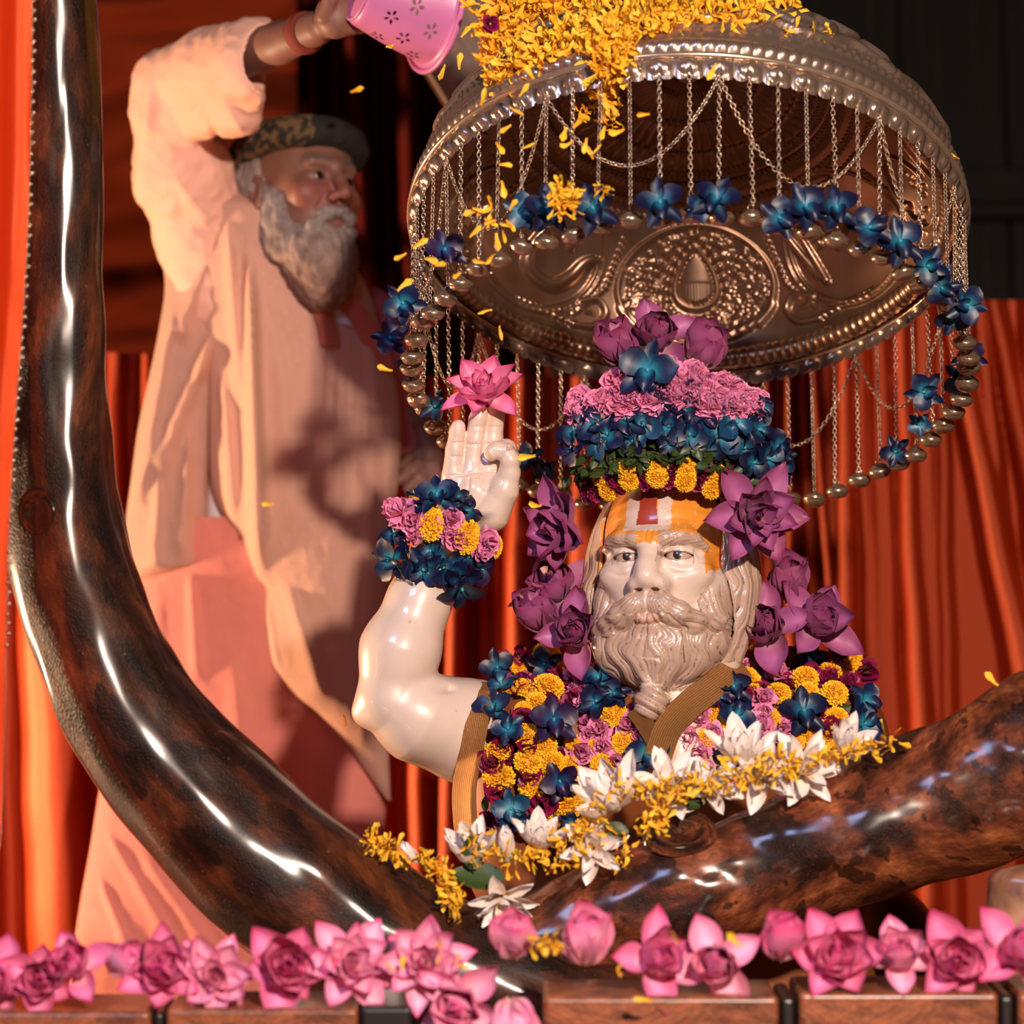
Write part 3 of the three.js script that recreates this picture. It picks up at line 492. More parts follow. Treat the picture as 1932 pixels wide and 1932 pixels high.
function headSDF(x, y, z) {
  const a = Math.abs(x);
  let d = headBase(x, y, z);
  if (z > 60 && y < 60 && y > -60) {
    const [ls, open] = lids(a, y, z);
    d = smin(d, ls, 7);
    d = smax(d, -Math.max(ls - 6, -open, ls * -1 - 9), 2.0);           // cut the opening through the lid down to the ball
    d = smin(d, chain(a, y, z, [[27, -15, 124, 4], [46, -24, 122, 6], [70, -19, 106, 4]], 4), 12);
  }
  if (z > 90 && y < 70 && y > -110) {   // nose
    let n = chain(x, y, z, [[0, 28, 130, 18], [0, 2, 142, 18], [0, -26, 158, 20.5], [0, -42, 167, 21.5]], 12);
    n = smin(n, ell(a, y, z, 24, -55, 146, 16.5, 16, 26), 17); n = smin(n, cap(x, y, z, [0, -52, 168, 8], [0, -74, 148, 8]), 7);
    n = smax(n, -ell(a, y, z, 15, -69.5, 156, 9.5, 9.5, 14), 3);
    d = smin(d, n, 17);
  }
  if (y < 40) {   // beard
    let b = ell(x, y, z, -2, -156, 58, 126, 84, 84);
    b = smin(b, ell(x, y, z, 0, -164, 80, 74, 66, 66), 26); b = smin(b, ell(a, y, z, 96, -92, 30, 36, 82, 60), 26);
    b = smin(b, cap(x, y, z, [0, -196, 104, 36], [-2, -222, 108, 22]), 26);
    b = smin(b, ell(x, y, z, 0, -128, 136, 30, 16, 18), 14);
    d = smin(d, b, 9);
    if (z > 100) { d = smax(d, -cap(x, y, z, [-13, -112, 172, 5], [13, -112, 172, 5]), 5); d = smin(d, ell(x, y, z, 0, -119, 154, 25, 8, 11), 3); }
    if (y < -170 && z > 20) { d = smin(d, cap(x, y, z, [-2, -226, 110, 18], [-4, -238, 113, 19]), 7); d = smin(d, ell(x, y, z, -4, -270, 114, 31, 31, 31), 6); }
  }
  if (z > 20 && y < -40 && y > -180) { d = smin(d, chain(a, y, z, MOUS, 12), 8); d = smax(d, -cap(x, y, z, [0, -86, 180, 2.2], [0, -106, 178, 3]), 5); }
  if (z > 40 && y > -30 && y < 90) d = smin(d, chain(a, y, z, BROW, 8), 15);
  // locks falling beside the face
  let h = ell(x, y, z, 3, -34, -28, 169, 224, 104); h = smin(h, cap(a, y, z, [128, -60, 8, 36], [112, -190, -10, 24]), 24); h = smax(h, y - 150, 10);
  h = smax(h, -(d - 4), 4); d = Math.min(d, h);
  if (y < -120) d = smin(d, cap(x, y, z, [4, -200, -10, 86], [24, -400, 10, 88]), 14);   // neck
  return d;
}
// creases of the skin in (|x|, y) over the face: points, depth, width
const CREASE = [[[26, 10], [40, 17], [60, 16], [84, 2], 2.6, 2.6], [[24, -22], [42, -35], [62, -35], [84, -24], 1.8, 3.6], [[37, -46], [42, -60], [54, -78], [60, -84], 2, 6], [[86, -4], [100, 2], [112, 6], [118, 8], 1.6, 2], [[88, -12], [102, -12], [112, -14], [118, -16], 1.6, 2], [[86, -20], [98, -26], [108, -32], [114, -38], 1.4, 2], [[4, 22], [5, 32], [5, 44], [4, 50], 2.2, 2.2], [[30, 68], [50, 72], [74, 70], [96, 62], 1.6, 4], [[20, 92], [50, 96], [80, 92], [100, 84], 1.2, 5]];
function crease(a, y) {
  let e = 0; for (const c of CREASE) for (let k = 0; k < 3; k++) { const [ax, ay] = c[k], [bx, by] = c[k + 1], dx = bx - ax, dy = by - ay, t = clamp(((a - ax) * dx + (y - ay) * dy) / (dx * dx + dy * dy)), q = Math.hypot(a - ax - dx * t, y - ay - dy * t) / c[5]; if (q < 2.6) { const u = (k + t) / 3, v = c[4] * Math.exp(-q * q) * (0.35 + 0.65 * Math.sin(Math.PI * clamp(u, 0.06, 0.94))); if (v > e) e = v; } }
  return e;
}
// hair: strand coordinate -> groove depth
function strandAt(x, y, z) {         // returns [amount 0..1 of hair, strand phase, depth]
  const a = Math.abs(x), w1 = noise(x / 30, y / 30, z / 30);
  if (z > 30 && y < -60 && y > -160 && a > 2.5) { const dm = chain(a, y, z, MOUS, 12);
    if (dm < 5) { const fan = Math.atan2(a + 3, -(y + 58) + 4) + 0.10 * Math.sin(a / 22) ; return [1, fan * 7.5 + w1 * 0.4 + (a > 70 ? (y + 0.1 * a) * 0.02 : 0), 2.2]; } }
  if (z > 40 && y > -10 && y < 60 && chain(a, y, z, BROW, 8) < 4) return [1, (a * 0.05 - y * 0.15) + w1 * 0.7, 1.6];
  if (y < -240 && z > 70 && Math.hypot(x + 4, y + 270, z - 114) < 44) return [1, (x * 0.03 + y * 0.085 + 0.5 * Math.sin(x / 18)) + w1 * 0.15, 2.4];
  if (y < -190 && ell(x, y, z, -2, -156, 58, 126, 84, 84) > 12 && ell(x, y, z, 0, -200, 104, 40, 40, 40) > 4) return [0, 0, 0];
  if (y < -112 && y > -250 && (z > 34 || a < 60)) {      // beard front: meridians from the lip to the knot
    const t = clamp((-114 - y) / 126), hw = 22 + 108 * Math.pow(Math.sin(Math.PI * clamp(t * 0.92 + 0.06)), 0.62);
    const m = x / hw, sw = (0.5 * Math.sin(t * 6 + Math.abs(m) * 5) * (1 - t) * Math.sign(x));
    return [1, m * 6.2 + sw + w1 * 0.3 + 0.75 * noise(x / 52, y / 40, 5) + 0.16 * Math.sin(y / 9 + x / 14), 2.8];
  }
  if (z > -20 && a > 66 && y < -40 && z < 108 && ell(a, y, z, 96, -92, 30, 36, 82, 60) < 8) return [clamp((-40 - y) / 30) * clamp((a - 66) / 12), a * 0.06 + y * 0.022 + 0.45 * Math.sin(y / 26 + a / 24) + w1 * 0.35, 2.6];
  if (z < 52 && a > 108) return [clamp((a - 108) / 12), Math.atan2(x, z + 60) * 5.2 + 0.3 * Math.sin(y / 70 + a / 30) + w1 * 0.2, 5.5];
  return [0, 0, 0];
}
const groove = (p) => { const f = p - Math.floor(p), e = Math.abs(f - 0.5) * 2; return e * e * e; };    // 1 in the groove
function headDisp(x, y, z) {
  const [w, p, k] = strandAt(x, y, z); let e = z > 40 && y > -90 && y < 110 ? -crease(Math.abs(x), y) * (1 - 0.6 * w) : 0;
  if (w) e += w * k * (0.55 - 0.95 * groove(p) - 0.34 * groove(p * 2.7 + 0.3) - 0.1 * groove(p * 5.1)) + (y < -112 && z > 34 ? w * 7 * (0.4 - groove(p * 0.5 + 0.25)) : 0);
  return e;
}
function headColour(x, y, z) {
  const a = Math.abs(x); let c = skin.slice(); const blot = fbm(x / 26, y / 26, z / 26, 4); c = c.map((v, i) => v * (1 + 0.10 * blot) + (i === 0 ? 0.015 * noise(x / 40, y / 40, z / 40) : 0));
  const [w, p] = strandAt(x, y, z);
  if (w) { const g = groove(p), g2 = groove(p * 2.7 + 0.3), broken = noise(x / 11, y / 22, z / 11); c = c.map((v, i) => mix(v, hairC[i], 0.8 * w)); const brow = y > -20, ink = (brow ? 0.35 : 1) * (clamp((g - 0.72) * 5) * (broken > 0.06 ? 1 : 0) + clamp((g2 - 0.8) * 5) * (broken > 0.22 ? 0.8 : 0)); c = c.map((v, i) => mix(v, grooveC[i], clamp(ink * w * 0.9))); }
  else if (z > 40 && y < 44 && y > -84 && a < 112) c = c.map((v, i) => v * [1.08, 1.07, 1.06][i]);
  // brown wash painted into the hair roots and lids
  // forehead paint: orange over the brow, chipped edges; white U and red bar
  const e = 3.2 * noise(x / 7, y / 7, 3) + 5 * noise(x / 22, y / 22, 8), front = z > 20;
  if (front && !(chain(a, y, z, BROW, 8) < 2 && y + e < 40)) {
    const lim = a < 26 ? 20 : a < 92 ? 44 - (a - 26) * 0.14 : 40 - (a - 92) * 2.0; const drip = x > 84 && x < 118 ? -60 * clamp(1 - Math.abs(x - 100) / 17) : 0;
    if (y + e > lim + drip && a < 121 + e * 0.4) {
      c = [0.83, 0.30, 0.035].map((v) => v * (1 + 0.08 * noise(x / 14, y / 14, 1)));
      if (x > 34 && noise(x / 5, y / 8, 2) > 0.42 && noise(x / 30, y / 30, 5) > 0.05) c = [0.8, 0.5, 0.3];
      const tx = x + 6, ty = y;
      if (Math.abs(tx + 1) < 44 + e * 0.5 && ty > 47 + e * 0.4 && Math.abs(tx) > 18 + e * 0.12 || (Math.abs(tx) < 42 + e && ty > 45 + e * 0.5 && ty < 58)) { if (noise(x / 5, y / 5, 9) > -0.3 - (Math.abs(tx) < 40 ? 0.2 : 0)) c = [0.72, 0.55, 0.46]; }
      if (Math.abs(tx + 1) < 21 + e * 0.15 - Math.max(0, (ty - 60) * 0.11) && ty > 58 + e * 0.1) c = [0.36, 0.045, 0.022].map((v) => v * (1 + 0.1 * noise(x / 9, y / 20, 6)));
    }
  }
  if (Math.abs(y + 119) < 8 && a < 24 && z > 146) c = [0.6, 0.36, 0.28];
  // painted dark line of the lids
  const [ls, open] = lids(a, y, z); if (z > 84 && Math.abs(y) < 15 && Math.abs(a - 48) < 30 && open > -2.6 && open < 1.6 && a > 16 && a < 80) c = c.map((v, i) => mix(v, [0.2, 0.11, 0.085][i], 0.7));
  // chips
  if (noise(x / 4.5, y / 4.5, z / 4.5 + 20) > 0.66 && noise(x / 30, y / 30, z / 30 + 7) > 0.12) c = c.map((v) => v * 0.45);
  return c;
}
const headRot = new THREE.Matrix4().makeRotationX(-TILT).multiply(new THREE.Matrix4().makeRotationY(YAW));
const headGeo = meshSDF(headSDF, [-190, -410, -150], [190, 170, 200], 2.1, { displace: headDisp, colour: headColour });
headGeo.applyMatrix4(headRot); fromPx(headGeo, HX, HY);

// robe: a rounded torso under the flowers, in photo pixels about (1270, 1500), y up
const robeSDF = (x, y, z) => {
  let d = ell(x, y, z, 0, -10, -70, 330, 190, 130);
  d = smin(d, cap(x, y, z, [-270, 100, -60, 118], [290, 120, -90, 112]), 60);
  d = smin(d, ell(x, y, z, 0, 60, -20, 260, 170, 130), 60);
  d = smin(d, cap(x, y, z, [-268, 70, -22, 122], [-285, -140, -40, 104]), 50); d = smin(d, cap(x, y, z, [300, 60, -80, 112], [310, -140, -80, 104]), 60);
  d = smin(d, cap(x, y, z, [-60, 150, -70, 100], [40, 180, -80, 90]), 70);
  d = smin(d, ell(x, y, z, 0, -420, -40, 400, 300, 190), 80);
  return smax(d, -(y + 560), 8);
};
// distance at which the ray of a pixel meets the robe, and the way it faces there
function robeHit(px, py) {
  for (let z = 160; z > -260; z -= 4) { const s = (SD - z * SS) / SD, x = (px - 966) * s + 966 - 1270, y = 1500 - ((py - 966) * s + 966); if (robeSDF(x, y, z) < 0) { const h = 4, n = V3(robeSDF(x + h, y, z) - robeSDF(x - h, y, z), robeSDF(x, y + h, z) - robeSDF(x, y - h, z), robeSDF(x, y, z + h) - robeSDF(x, y, z - h)).normalize(); return [SD - z * SS, n]; } }
  return [SD + 0.1, V3(0, 0, 1)];
}
const robeMat = std({ color: 0x8a4a22, roughness: 0.55, metalness: 0.25, bumpMap: weave, bumpScale: 0.0006 });
const robe = wpart('robe', fromPx(meshSDF(robeSDF, [-430, -580, -290], [440, 300, 190], 9), 1270, 1500), robeMat, statue, 'bronze brown robe under the garlands');
// gold brocade bands: strips of thread over the robe along a path of pixels
const goldTex = tex(512, 512, (u, v) => { const st = 0.5 + 0.5 * Math.sin(u * 2 * Math.PI * 16), g = noise(u * 150, v * 150, 3); return gray(0.25 * st + 0.4 + 0.9 * g); }, false, [1, 1]);
const goldMap = tex(512, 512, (u, v) => { const st = 0.5 + 0.5 * Math.sin(u * 2 * Math.PI * 13), g = noise(u * 110, v * 170, 3), f = noise(u * 60, v * 260, 9), b = 0.55 + 0.22 * st + 0.35 * g + (f > 0.3 ? 0.4 : 0); return [b * 1.05, b * 0.72, b * 0.42]; });  // thread stripes, plus light flecks that put sparkle into the colour
const goldMat = std({ color: 0xffffff, map: goldMap, metalness: 0.7, roughness: 0.36, bumpMap: goldTex, bumpScale: 0.0004 });
{
  const c = new THREE.CatmullRomCurve3([[893, 1286, 0], [902, 1310, 52], [898, 1370, 106], [884, 1440, 92], [876, 1490, 66], [878, 1550, 62], [886, 1610, 62]].map((a) => V3(...a)));
  wpart('sleeve_trim', grid(10, 80, (u, v) => { const p = c.getPoint(v); return V(p.x + (u - 0.5) * 46, p.y, SD - (p.z + 5 * Math.sin(u * Math.PI) + (u - 0.5) * 26) * SS); }, { su: 1, sv: 7 }), goldMat, statue, 'gold thread border of the sleeve');
}
for (const [P, w] of [[[[1402, 1252, 40], [1350, 1292, 110], [1300, 1330, 150], [1262, 1372, 166], [1240, 1430, 160]], 54], [[[1196, 1338, 146], [1214, 1362, 156], [1232, 1392, 160], [1250, 1425, 156]], 34]]) {
  const c = new THREE.CatmullRomCurve3(P.map((a) => V3(...a)));
  wpart('collar_trim', grid(10, 60, (u, v) => { const p = c.getPoint(v), t = c.getTangent(v), l = Math.hypot(t.x, t.y), e = (u - 0.5) * w; return V(p.x - t.y / l * e, p.y + t.x / l * e, SD - (p.z + 6 * Math.sin(u * Math.PI)) * SS); }, { su: 1, sv: 5 }), goldMat, statue, 'gold thread collar');
}

// raised arm and hand, in photo pixels about (800, 1100), y up
const pt = (px, py, z, r) => [px - 800, 1100 - py, z, r];
const ARM = [pt(985, 1400, -70, 98), pt(880, 1380, -10, 91), pt(790, 1350, 34, 78), pt(737, 1318, 52, 60)];
const FORE = [pt(737, 1312, 52, 60), pt(757, 1225, 44, 71), pt(793, 1130, 28, 56), pt(826, 1050, 16, 43), pt(862, 985, 10, 47)];
const PALM = { a: pt(872, 968, 6, 44) };
const FING = [   // little, ring, middle
  [pt(853, 895, 14, 19), pt(858, 850, 16, 17), pt(863, 815, 20, 14.5), pt(865, 806, 22, 13.5)],
  [pt(890, 880, 8, 21), pt(897, 830, 8, 20), pt(903, 790, 12, 17.5), pt(906, 778, 14, 15.5)],
  [pt(921, 880, 2, 21), pt(929, 830, 0, 20), pt(934, 786, 3, 17.5), pt(935, 776, 4, 15.5)]];
const INDEX = [pt(950, 905, 0, 22), pt(962, 868, 10, 20), pt(955, 848, 32, 18.5), pt(938, 850, 46, 17), pt(927, 857, 50, 14)];
const THUMB = [pt(925, 965, 20, 40), pt(950, 925, 34, 28), pt(961, 893, 42, 19.5), pt(962, 868, 50, 17), pt(957, 852, 52, 13.5)];
function handSDF(x, y, z) {
  let d = cap(x, y, z, pt(862, 985, 8, 42), pt(900, 930, 6, 46));
  d = smin(d, ell(x, y, z, 872 - 800, 1100 - 925, 4, 40, 52, 26), 14);
  d = smin(d, cap(x, y, z, pt(862, 940, 8, 28), pt(858, 898, 12, 22)), 14);
  d = smin(d, cap(x, y, z, pt(915, 930, 4, 34), pt(930, 888, 2, 25)), 14);
  d = smin(d, cap(x, y, z, pt(890, 930, 6, 30), pt(894, 885, 8, 24)), 14);
  for (const f of FING) d = smin(d, chain(x, y, z, f, 5), 5);
  d = smin(d, chain(x, y, z, INDEX, 6), 6);
  d = smin(d, chain(x, y, z, THUMB, 8), 6);
  return d;
}
const PCR = [[843, 926, 905, 928, 2.4], [905, 928, 945, 912, 2.4], [880, 925, 870, 955, 2.2], [842, 897, 882, 897, 2], [875, 893, 942, 888, 2.4], [886, 900, 884, 932, 2], [912, 898, 908, 930, 2.2], [842, 862, 876, 863, 1.6], [848, 836, 878, 836, 1.6], [878, 839, 912, 839, 1.8], [914, 838, 950, 838, 1.8], [884, 806, 918, 806, 1.4], [918, 806, 950, 806, 1.4], [946, 930, 960, 925, 1.2], [873, 897, 878, 840, 2.6], [905, 890, 918, 790, 1.4]];
const handDisp = (x, y, z, nx, ny, nz) => { if (nz < 0.25) return 0; const X = x + 800, Y = 1100 - y; let e = 0; for (const [ax, ay, bx, by, k] of PCR) { const dx = bx - ax, dy = by - ay, t = clamp(((X - ax) * dx + (Y - ay) * dy) / (dx * dx + dy * dy)), q = Math.hypot(X - ax - dx * t, Y - ay - dy * t) / 2.4; if (q < 2.5) e = Math.max(e, k * Math.exp(-q * q) * sstep(-0.02, 0.15, t) * sstep(1.02, 0.85, t)); } return -e * sstep(0.25, 0.6, nz) * (z < 50 ? 1 : 0); };
const armSDF = (x, y, z) => {
  let d = smin(chain(x, y, z, ARM, 40), chain(x, y, z, FORE, 30), 16);
  d = smin(d, ell(x, y, z, 692 - 800, 1100 - 1343, 44, 24, 22, 24), 26);
  d = smax(d, -cap(x, y, z, pt(818, 1290, 118, 5), pt(850, 1296, 70, 4)), 14);
  return d;
};
const limbColour = (x, y, z) => { const b = fbm(x / 50, y / 50, z / 50, 4); let c = skin.map((v, i) => v * (1.05 + 0.12 * b)); if (noise(x / 3.0, y / 8, z / 3.0) > 0.68 && noise(x / 50, y / 50, z / 50 + 4) > 0.22) c = c.map((v) => v * 0.62); return c; };
const handColour = (x, y, z) => { const c = limbColour(x, y, z); const k = noise(x / 16, y / 12, z / 16); return c.map((v, i) => v * (1 + [0, -0.05, -0.12][i] * clamp(k * 2))); };
const armGeo = fromPx(meshSDF((x, y, z) => smax(armSDF(x, y, z), (y - 95) , 4), [-160, -420, -170], [200, 100, 150], 4.2, { colour: limbColour }), 800, 1100);
const handGeo = fromPx(meshSDF((x, y, z) => smin(handSDF(x, y, z), smax(chain(x, y, z, FORE, 30), -(y - 70), 4), 14), [-20, 40, -80], [210, 350, 110], 1.8, { displace: handDisp, colour: handColour }), 800, 1100);
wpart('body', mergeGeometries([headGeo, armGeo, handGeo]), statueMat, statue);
// nails on the curled finger and thumb
for (const [px, py, z, rx, ry] of [[921, 859, 63, 0.5, 0.4], [962, 846, 64, 0.5, 0.6]]) { const g = new THREE.SphereGeometry(9 * SS, 14, 10); g.scale(0.8, 1, 0.28); const m = part('nail', g, std({ color: 0xd8b49c, roughness: 0.3, clearcoat: 0.8, clearcoatRoughness: 0.1 }), statue); m.position.copy(V(px, py, SD - z * SS)).sub(statue.position); m.rotation.set(ry, rx * (px < 940 ? -1 : 1), 0); }
// eyes: painted balls
{
  const et = tex(512, 256, (u, v) => { const x = (u - 0.5) * 2 * Math.PI, y = (v - 0.5) * Math.PI, r = Math.hypot(x, y), n = 0.06 * noise(x * 9, y * 9, 2); if (r < 0.13) return [0.05, 0.03, 0.025]; if (r < 0.30) return [0.2 + n, 0.12 + n, 0.09]; if (r < 0.345) return [0.13, 0.08, 0.07]; return [0.76 + n, 0.63 + n, 0.55]; });
  const em = std({ map: et, roughness: 0.3, clearcoat: 0.9, clearcoatRoughness: 0.08 });
  for (const s of [-1, 1]) {
    const g = new THREE.SphereGeometry(25.5, 48, 32); g.rotateY(-Math.PI / 2); g.rotateY(0.05); g.rotateX(-0.05); g.translate(s * 48, 0, 99.5); g.applyMatrix4(headRot); fromPx(g, HX, HY); wpart('eye', g, em, statue);
  }
}
// seat under the statue, behind the trunk
{ const c = V(1270, 2070, SD + 0.03), seat = thing('wooden_seat', 'plain wooden block that the statue sits on behind the trunk', 'seat', V3(c.x, 1.05, c.z)); const h = c.y - 1.05 - 0.07; part('block', new RoundedBoxGeometry(0.62, h, 0.34, 2, 0.01).translate(0, h / 2, -0.02), wallWood, seat); }
numberParts(statue);

// ------------------------------------------------------------------ flowers; a flower looks along +z, sizes in metres
// petal growing along +y with its inner face to +z
function petal(L, W, { cup = 0.3, bend = 0.6, tip = 1, belly = 0.55, ruf = 0, nu = 4, nv = 7, col, seed: sd = 1, twist = 0, claw = 0.25 } = {}) {
  const w = (v) => W * (claw * (1 - v) * (1 - v) + Math.pow(Math.sin(Math.PI * Math.pow(clamp(v * 0.985 + 0.008), Math.log(0.5) / Math.log(belly))), tip)), spine = [[0, 0]]; let y = 0, z = 0;
  for (let i = 1; i <= 40; i++) { const a = bend * (i / 40 - 0.35); y += Math.cos(a) * L / 40; z += Math.sin(a) * L / 40; spine.push([y, z]); }
  return grid(nu, nv, (u, v) => {
    const s = (u - 0.5) * 2, k = v * 40, i = Math.min(39, Math.floor(k)), f = k - i, py = mix(spine[i][0], spine[i + 1][0], f), pz = mix(spine[i][1], spine[i + 1][1], f), hw = w(v) * 0.5;
    const e = cup * hw * s * s * (1.1 - 0.5 * v) + ruf * L * noise(s * 2 + sd * 3.7, v * 4 + sd, sd) * (0.3 + v), x = hw * s, tw = twist * v;
    return V3(x * Math.cos(tw), py - Math.abs(s) * ruf * L * 0.2, pz + e + x * Math.sin(tw));
  }, { col: col && ((u, v) => col(v, Math.abs(u - 0.5) * 2)) });
}
const petalQ = (phi, alpha, roll = 0) => new THREE.Quaternion().setFromAxisAngle(V3(0, 0, 1), phi).multiply(new THREE.Quaternion().setFromAxisAngle(V3(1, 0, 0), Math.PI / 2 - alpha)).multiply(new THREE.Quaternion().setFromAxisAngle(V3(0, 1, 0), roll));
const bake = (g, phi, alpha, r0 = 0, roll = 0, z = 0) => { const q = petalQ(phi, alpha, roll); g = g.clone().applyQuaternion(q); g.translate(-Math.sin(phi) * r0, Math.cos(phi) * r0, z); return g; };
const c3 = (h) => { const c = new THREE.Color(h); return [c.r, c.g, c.b]; };
const ramp = (stops) => (t) => { for (let i = 0; i < stops.length - 1; i++) if (t <= stops[i + 1][0]) { const k = clamp((t - stops[i][0]) / (stops[i + 1][0] - stops[i][0])); return stops[i][1].map((x, j) => mix(x, stops[i + 1][1][j], k)); } return stops[stops.length - 1][1]; };
const petalMat = std({ color: 0xffffff, vertexColors: true, roughness: 0.5, sheen: 0.15, sheenRoughness: 0.5, sheenColor: new THREE.Color(0xffffff) });
const waxMat = std({ color: 0xffffff, vertexColors: true, roughness: 0.42 });
const mariMat = std({ color: 0xffffff, vertexColors: true, roughness: 0.6 });
const R2 = Math.PI / 180;
// flower with free petals: rings of [n, alpha deg, length, width, bend, cup]
function petalFlower(name, rings, colour, { tip = 0.92, belly = 0.5, jitter = 13, ruf = 0.05, seed: sd = 3, core = null, mat = petalMat, nv = 9, scale = 1 } = {}) {
  reseed(sd); const o = new THREE.Group(); o.name = name;
  let k = 0; for (const [n, al, L, W, bend, cup] of rings) {
    const vars = [0, 1].map((i) => petal(L * rr(0.9, 1.1) * scale, W * rr(0.78, 0.98) * scale, { cup, bend: bend + rr(-0.45, 0.35), tip, belly, ruf, nv, nu: 6, seed: sd + k * 3 + i, twist: rr(-0.25, 0.25), col: colour }));
    const o0 = rr(0, 6.28);
    for (let i = 0; i < n; i++, k++) { const phi = o0 + i / n * 2 * Math.PI + rr(-0.15, 0.15), m = part('petal', vars[i % 2], mat, o); m.quaternion.copy(petalQ(phi, (al + rr(-jitter, jitter)) * R2, rr(-0.15, 0.15))); m.position.set(-Math.sin(phi), Math.cos(phi), 0).multiplyScalar(0.10 * L * Math.min(1, al / 60) * scale); m.scale.setScalar(rr(0.92, 1.06)); }
  }
  if (core) o.add(core()); numberParts(o); return o;
}
const mesh = (name, g, m) => { const o = new THREE.Mesh(g, m); o.name = name; o.castShadow = o.receiveShadow = true; return o; };
// lotus
const lotusCol = (base, mid, tipc) => { const r = ramp([[0, c3(base)], [0.35, c3(mid)], [0.72, c3(mid)], [1, c3(tipc)]]); return (v, s) => { const c = r(v), e = 0.42 * s * s, t = c3(tipc), vein = 1 + 0.08 * Math.sin(s * 24 + v * 3); return c.map((x, i) => mix(x, t[i], e) * vein); }; };
const brightLotus = lotusCol(0xf8d0d8, 0xf288b6, 0xcc1868), shadedLotus = lotusCol(0xb89298, 0xae5e90, 0x7c184a), paleLotus = lotusCol(0xfbe2d8, 0xf9aecd, 0xdf3a80);  // mauve is the lotus pink with shade put into the colour
const lotusCore = (r) => () => { const P = [new THREE.Vector2(0.001, 0), new THREE.Vector2(r * 0.55, 0.2 * r), new THREE.Vector2(r * 0.8, r), new THREE.Vector2(r * 0.75, r * 1.15), new THREE.Vector2(0.001, r * 1.2)]; const g = new THREE.LatheGeometry(P, 16); g.rotateX(Math.PI / 2); return mesh('seed_pod', g, std({ color: 0xc8a050, roughness: 0.7 })); };
const LOTUS = [
  (c, s) => petalFlower('lotus', [[6, 62, 0.046, 0.034, 0.7, 1.0], [6, 38, 0.045, 0.034, 0.9, 1.1], [5, 18, 0.038, 0.03, 1.1, 1.2], [4, 8, 0.03, 0.022, 0.9, 1.1]], c, { seed: s, core: lotusCore(0.006) }),
  (c, s) => petalFlower('lotus', [[4, 75, 0.05, 0.036, 0.4, 0.8], [5, 34, 0.05, 0.04, 1.2, 1.3], [5, 17, 0.044, 0.036, 1.3, 1.4], [4, 6, 0.036, 0.026, 1.1, 1.2]], c, { seed: s, jitter: 7 }),
  (c, s) => petalFlower('lotus', [[6, 80, 0.05, 0.03, 0.3, 0.7], [7, 52, 0.046, 0.03, 0.7, 0.9], [7, 30, 0.036, 0.022, 0.7, 0.9], [7, 14, 0.026, 0.012, 0.6, 0.8]], c, { seed: s, jitter: 14, core: lotusCore(0.007) }),
  (c, s) => petalFlower('lotus', [[4, 30, 0.05, 0.044, 1.4, 1.4], [4, 16, 0.05, 0.04, 1.2, 1.5], [4, 4, 0.046, 0.03, 1.0, 1.4]], c, { seed: s, jitter: 6, tip: 0.75 }),
];
const lotusProto = {}; for (const [k, c] of [['bright', brightLotus], ['mauve', shadedLotus], ['pale', paleLotus]]) lotusProto[k] = LOTUS.map((f, i) => [f(c, 11 + i * 7), f(c, 41 + i * 5)]);
// orchid: the column is the part, tepals and lip are its pieces
const orchidProto = [0, 1, 2, 3].map((k) => {
  const deep = [[0.004, 0.006, 0.035], [0.02, 0.005, 0.045], [0.004, 0.012, 0.06], [0.006, 0.05, 0.12]][k], teal = [[0.012, 0.12, 0.2], [0.01, 0.07, 0.17], [0.02, 0.2, 0.29], [0.09, 0.3, 0.38]][k];
  const r = ramp([[0, teal.map((x) => x * 1.5)], [0.2, teal.map((x) => x * 1.25)], [0.52, deep], [1, deep.map((x) => x * 0.8)]]), col = (v, s) => { const c = r(v + 0.2 * s * s), w = 1 + 0.18 * Math.sin(s * 19); return c.map((x) => x * w); };
  reseed(60 + k);
  const column = mesh('column', new THREE.SphereGeometry(0.0028, 10, 8).scale(0.7, 0.9, 1.4).translate(0, 0.001, 0.004), std({ color: 0x4a9aa8, roughness: 0.4 }));
  const o = new THREE.Group(); o.name = 'orchid'; o.add(column);
  for (let i = 0; i < 5; i++) { const wide = i === 1 || i === 4, phi = [0, 70, 140, 220, 290][i] * R2, g = petal(wide ? 0.027 : 0.028, wide ? 0.023 : 0.0135, { cup: wide ? 0.25 : 0.5, bend: rr(-0.9, 0.3), tip: wide ? 0.6 : 0.8, belly: 0.6, ruf: 0.05, col, seed: 70 + k * 9 + i, claw: 0.15, twist: rr(-0.4, 0.4) }), m = mesh('tepal', g, waxMat); m.quaternion.copy(petalQ(phi + rr(-0.12, 0.12), (wide ? 78 : 86) * R2 + rr(-0.25, 0.15), rr(-0.25, 0.25))); m.position.z = wide ? 0.001 : 0; o.add(m); }
  const lip = mesh('lip', petal(0.021, 0.015, { cup: 1.3, bend: -1.4, tip: 0.6, belly: 0.62, ruf: 0.06, col, seed: 90 + k }), waxMat); lip.quaternion.copy(petalQ(Math.PI, 55 * R2)); lip.position.z = 0.002; o.add(lip);
  numberParts(o); return o;
});
